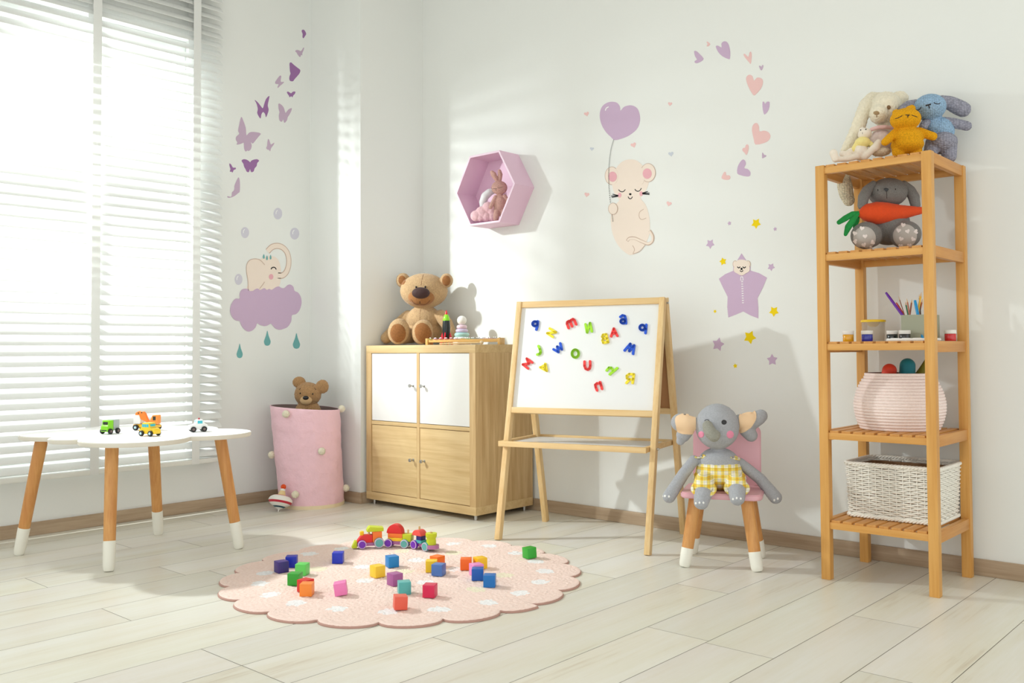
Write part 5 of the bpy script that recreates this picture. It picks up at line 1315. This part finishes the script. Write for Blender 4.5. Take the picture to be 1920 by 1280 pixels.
# mouse with balloon
Zm = (1080, 170, 4.0)
ms = sticker(WRt, Zm, [(290, 600), (330, 545), (370, 521), (410, 515), (450, 521), (485, 545), (520, 590), (540, 640), (545, 690), (535, 725), (512, 770), (485, 805), (520, 850), (545, 920), (555, 1000), (550, 1080), (520, 1150), (470, 1205), (410, 1232), (360, 1205), (310, 1150), (275, 1070), (262, 980), (270, 900), (300, 850), (325, 818), (290, 770), (272, 710), (275, 640)], S['beige'], 'mouse_sticker', 'sleeping beige mouse wall sticker holding a balloon string', 'wall sticker')
for (a, b, rx, ry), (c_, d_, r3, r4) in (((542, 615, 57, 71), (536, 622, 34, 39)), ((270, 638, 53, 69), (276, 645, 32, 38))):
    e = sticker(WRt, Zm, ell(a, b, rx, ry, 32), S['tan'], 'ear', parent=ms, lay=-.4 if a < 400 else 1, smooth=0)
    sticker(WRt, Zm, ell(a, b, rx-4, ry-4, 32), S['beige'], 'ear_face', parent=ms, lay=1.6 if a > 400 else 1, smooth=0)
    sticker(WRt, Zm, ell(c_, d_, r3, r4), S['rose'], 'inner_ear', parent=ms, lay=2.4, smooth=0)
sticker(WRt, Zm, ell(494, 640, 22, 60, 20), S['beige'], 'ear_join', parent=ms, lay=2.2, smooth=0)
strokes(WRt, Zm, [(385, 1127), (400, 1108), (440, 1106), (490, 1128), (540, 1148), (572, 1130), (577, 1090), (553, 1050)], 24, S['tan'], 'tail_outline', ms, 1); strokes(WRt, Zm, [(388, 1125), (402, 1110), (440, 1108), (490, 1128), (540, 1146), (570, 1128), (573, 1090), (552, 1054)], 16, S['beige'], 'tail', ms, 2)
sticker(WRt, Zm, ell(280, 885, 36, 45), S['tan'], 'paw', parent=ms, lay=2.6, smooth=0); sticker(WRt, Zm, ell(280, 885, 32, 41), S['beige'], 'paw_face', parent=ms, lay=3.4, smooth=0)
strokes(WRt, Zm, [(508, 888), (480, 908), (474, 942), (492, 966), (527, 955)], 4, S['tan'], 'paw_line', ms, 1); strokes(WRt, Zm, [(425, 1160), (440, 1190), (428, 1222)], 4, S['tan'], 'leg_line', ms, 1); strokes(WRt, Zm, [(428, 1223), (480, 1205), (520, 1155)], 4, S['tan'], 'leg_line', ms, 1)
for l_ in ([(320, 742), (332, 754), (348, 758), (362, 752), (371, 740)], [(442, 738), (452, 750), (468, 754), (482, 746), (492, 730)]): strokes(WRt, Zm, l_, 6, S['black'], 'closed_eye', ms, 1)
sticker(WRt, Zm, ell(408, 776, 9, 8, 14), S['black'], 'nose', parent=ms, lay=1, smooth=0); strokes(WRt, Zm, [(392, 794), (398, 806), (408, 810), (418, 806), (424, 794)], 6, S['black'], 'mouth', ms, 1)
sticker(WRt, Zm, ell(328, 783, 14, 18), S['rose'], 'cheek', parent=ms, lay=1, smooth=0); sticker(WRt, Zm, ell(490, 772, 13, 18), S['rose'], 'cheek', parent=ms, lay=1, smooth=0)
for a, b, c_, d_ in ((276, 776, 320, 786), (266, 790, 320, 787), (270, 800, 318, 791), (498, 768, 540, 756), (498, 770, 552, 768), (500, 774, 552, 778)): strokes(WRt, Zm, [(a, b), (c_, d_)], 6, S['black'], 'whisker', ms, 2, 1)
bl = sticker(WRt, Zm, [(335, 150), (330, 120), (310, 92), (275, 83), (235, 90), (200, 115), (182, 155), (180, 205), (195, 260), (225, 310), (260, 345), (290, 370), (340, 360), (400, 335), (455, 290), (478, 240), (480, 190), (465, 140), (435, 115), (400, 110), (360, 122)], S['lilac'], 'balloon_sticker', 'lilac heart-shaped balloon wall sticker with a dotted string', 'wall sticker')
strokes(WRt, Zm, [(221, 150), (228, 132), (246, 121)], 8, S['white'], 'gloss_mark', bl)
sp_ = crom([V((287, 366, 0)), V((268, 430, 0)), V((255, 520, 0)), V((249, 620, 0)), V((251, 720, 0)), V((262, 845, 0))], 9)
for i in range(0, len(sp_)-1, 1):
    a, b = sp_[i], sp_[i]+(sp_[i+1]-sp_[i])*.5; strokes(WRt, Zm, [(a.x, a.y), (b.x, b.y)], 5, S['black'], 'string_dash', bl, 5.2, 1)
for i in range(5): strokes(WRt, Zm, [(274+i*1.3, 930+i*11), (275+i*1.3, 936+i*11)], 5, S['black'], 'string_dash', bl, 5.2, 1)
def heart(zmn, a, b, r_, rot, m, lab, grp):
    sticker(WRt, zmn, hpoly(a, b, r_, rot), m, 'heart_sticker', lab, 'wall sticker', grp, smooth=0)
for a, b, r_, rot, m, lab in ((80, 174, 19, -15, 'pink', 'tiny pink heart wall sticker left of the balloon'), (706, 99, 16, 5, 'pink', 'tiny pink heart wall sticker at the upper right of the balloon'), (432, 407, 21, -20, 'pink', 'tiny pink heart wall sticker just above the mouse\'s head'), (82, 779, 19, 10, 'pink', 'tiny pink heart wall sticker left of the mouse\'s whiskers'), (698, 847, 20, 15, 'pink', 'tiny pink heart wall sticker right of the mouse\'s body'), (120, 436, 15, 5, 'blue', 'tiny pale grey heart wall sticker left of the balloon string'), (713, 474, 20, -10, 'blue', 'tiny pale blue grey heart wall sticker right of the mouse\'s ear')):
    heart(Zm, a, b, r_, rot, S[m], lab, 'tiny hearts round the mouse')
Zh = (1280, 60, 4.265)
HT_ = [
 ('lilac', [(92, 155), (110, 153), (135, 175), (168, 212), (150, 235), (115, 250), (98, 245), (97, 232), (115, 220), (100, 195)], 'lilac heart wall sticker at the left end of the curved row'),
 ('pink', [(192, 80), (200, 78), (222, 97), (205, 115), (192, 112), (200, 98)], 'tiny pink heart wall sticker left of the large lilac heart, highest small one'),
 ('lilac', [(265, 115), (285, 110), (312, 125), (310, 95), (325, 77), (350, 77), (370, 105), (381, 160), (378, 212), (365, 216), (320, 195), (285, 160)], 'large lilac heart wall sticker at the top of the curved row'),
 ('pink', [(487, 180), (500, 175), (525, 200), (535, 165), (545, 157), (553, 175), (552, 210), (545, 255), (530, 240), (500, 205)], 'narrow pink heart wall sticker right of the large lilac heart'),
 ('light', [(611, 272), (620, 270), (630, 280), (635, 267), (645, 265), (643, 285), (631, 308), (618, 292)], 'tiny purple heart wall sticker above the large pink heart'),
 ('pink', [(507, 375), (520, 348), (540, 342), (560, 355), (571, 390), (590, 368), (615, 365), (640, 380), (641, 415), (625, 455), (590, 495), (572, 507), (555, 490), (525, 435)], 'large upright pink heart wall sticker in the curved row'),
 ('lilac', [(640, 560), (650, 558), (660, 575), (675, 558), (695, 560), (694, 600), (680, 635), (655, 660), (645, 635), (639, 600)], 'narrow lilac heart wall sticker at the right of the curved row'),
 ('pink', [(555, 790), (560, 750), (580, 728), (600, 732), (612, 760), (615, 795), (650, 788), (685, 800), (703, 830), (690, 865), (650, 888), (583, 900), (570, 860)], 'large tilted pink heart wall sticker low in the curved row'),
 ('pink', [(478, 935), (490, 925), (500, 925), (505, 905), (518, 898), (528, 910), (526, 945), (512, 983), (495, 965), (480, 950)], 'small pink heart wall sticker below the large tilted pink one'),
 ('light', [(637, 965), (645, 970), (652, 982), (668, 985), (668, 995), (650, 1005), (636, 1008)], 'tiny purple heart wall sticker near the lower end of the row'),
 ('lilac', [(437, 1130), (440, 1080), (460, 1040), (485, 1018), (503, 1035), (505, 1060), (492, 1088), (520, 1095), (542, 1120), (538, 1150), (510, 1155), (465, 1145)], 'large tilted lilac heart wall sticker near the lower end of the row'),
 ('pink', [(312, 1170), (320, 1140), (335, 1117), (347, 1125), (350, 1145), (372, 1145), (383, 1160), (375, 1178), (345, 1182)], 'small pink heart wall sticker, lowest of the curved row')]
for k_, pts, lab in HT_: sticker(WRt, Zh, pts, S[k_], 'heart_sticker', lab, 'wall sticker', 'hearts in the curved row', smooth=2)
Zs = (1300, 390, 4.0)
def star(a, b, rv, rot, m, lab):
    c = WRt.at(Zs, a, b); s_ = rv/4.0/FPX*(c-CAM).dot(FW); bm = bmesh.new(); P = []
    for i in range(10):
        t = math.radians(90+36*i+rot); q = s_*(1.0 if i % 2 == 0 else .56); P.append(V((math.cos(t)*q, -.0004, math.sin(t)*q)))
    prism(bm, P, V((0, -1, 0)), .0005); o = fin('star_sticker', bm, S[m]); o.location = c; tag(o, lab, 'wall sticker', 'star stickers')
for a, b, r_, rot, m, lab in ((271, 114, 17, 8, 'lilac', 'tiny lilac star wall sticker at the top left of the stars'), (471, 115, 41, 180, 'yellow', 'large yellow star wall sticker, highest yellow one'), (614, 157, 16, 6, 'lilac', 'tiny lilac star wall sticker at the top right of the stars'), (127, 268, 38, 180, 'lilac', 'lilac star wall sticker furthest left'), (223, 400, 31, 12, 'yellow', 'yellow star wall sticker left of the bear\'s head'), (584, 442, 31, 184, 'lilac', 'lilac star wall sticker right of the bear\'s head'), (163, 774, 14, 180, 'yellow', 'tiny yellow star wall sticker left of the large purple star'), (605, 774, 41, 176, 'yellow', 'yellow star wall sticker right of the large purple star\'s foot'), (424, 968, 53, 190, 'yellow', 'largest yellow star wall sticker, below the purple star'), (186, 1022, 53, -14, 'lilac', 'lilac star wall sticker at the lower left, in the shade'), (592, 1138, 45, 2, 'lilac', 'lilac star wall sticker at the lower right'), (315, 1183, 19, 10, 'yellow', 'tiny yellow star wall sticker, lowest of all')):
    star(a, b, r_, rot, m, lab)
sg = sticker(WRt, Zs, [(362, 340), (430, 440), (428, 468), (492, 487), (553, 522), (520, 600), (482, 675), (488, 750), (488, 827), (430, 805), (375, 775), (320, 798), (263, 820), (255, 740), (258, 665), (225, 600), (192, 530), (240, 495), (300, 470), (300, 440)], S['lilac'], 'star_bear_sticker', 'sleeping little bear wall sticker zipped into a large lilac star', 'wall sticker', smooth=0)
for a in (315, 412): sticker(WRt, Zs, ell(a, 420, 19, 27), S['tan'], 'ear', parent=sg, lay=1, smooth=0); sticker(WRt, Zs, ell(a, 420, 15, 23), S['beige'], 'ear_face', parent=sg, lay=1.7, smooth=0)
sticker(WRt, Zs, [(330, 393), (365, 386), (402, 395), (420, 430), (424, 470), (395, 490), (365, 506), (330, 490), (306, 472), (310, 430)], S['beige'], 'face', parent=sg, lay=2.4, smooth=2)
for l_ in ([(332, 440), (343, 449), (354, 440)], [(372, 440), (384, 449), (396, 440)]): strokes(WRt, Zs, l_, 7, S['black'], 'closed_eye', sg, 3.4)
sticker(WRt, Zs, ell(364, 456, 8, 9, 12), S['black'], 'nose', parent=sg, lay=3.4, smooth=0); strokes(WRt, Zs, [(352, 468), (364, 477), (376, 467)], 6, S['black'], 'mouth', sg, 3.4)
strokes(WRt, Zs, [(359, 514), (354, 540), (376, 540), (370, 514)], 6, S['white'], 'zip_pull', sg, 1, 1, True)
for i in range(10): strokes(WRt, Zs, [(360+i*.7, 552+i*17.5), (374+i*.7, 552+i*17.5)], 6, S['white'], 'zip_tooth', sg, 1, 1)
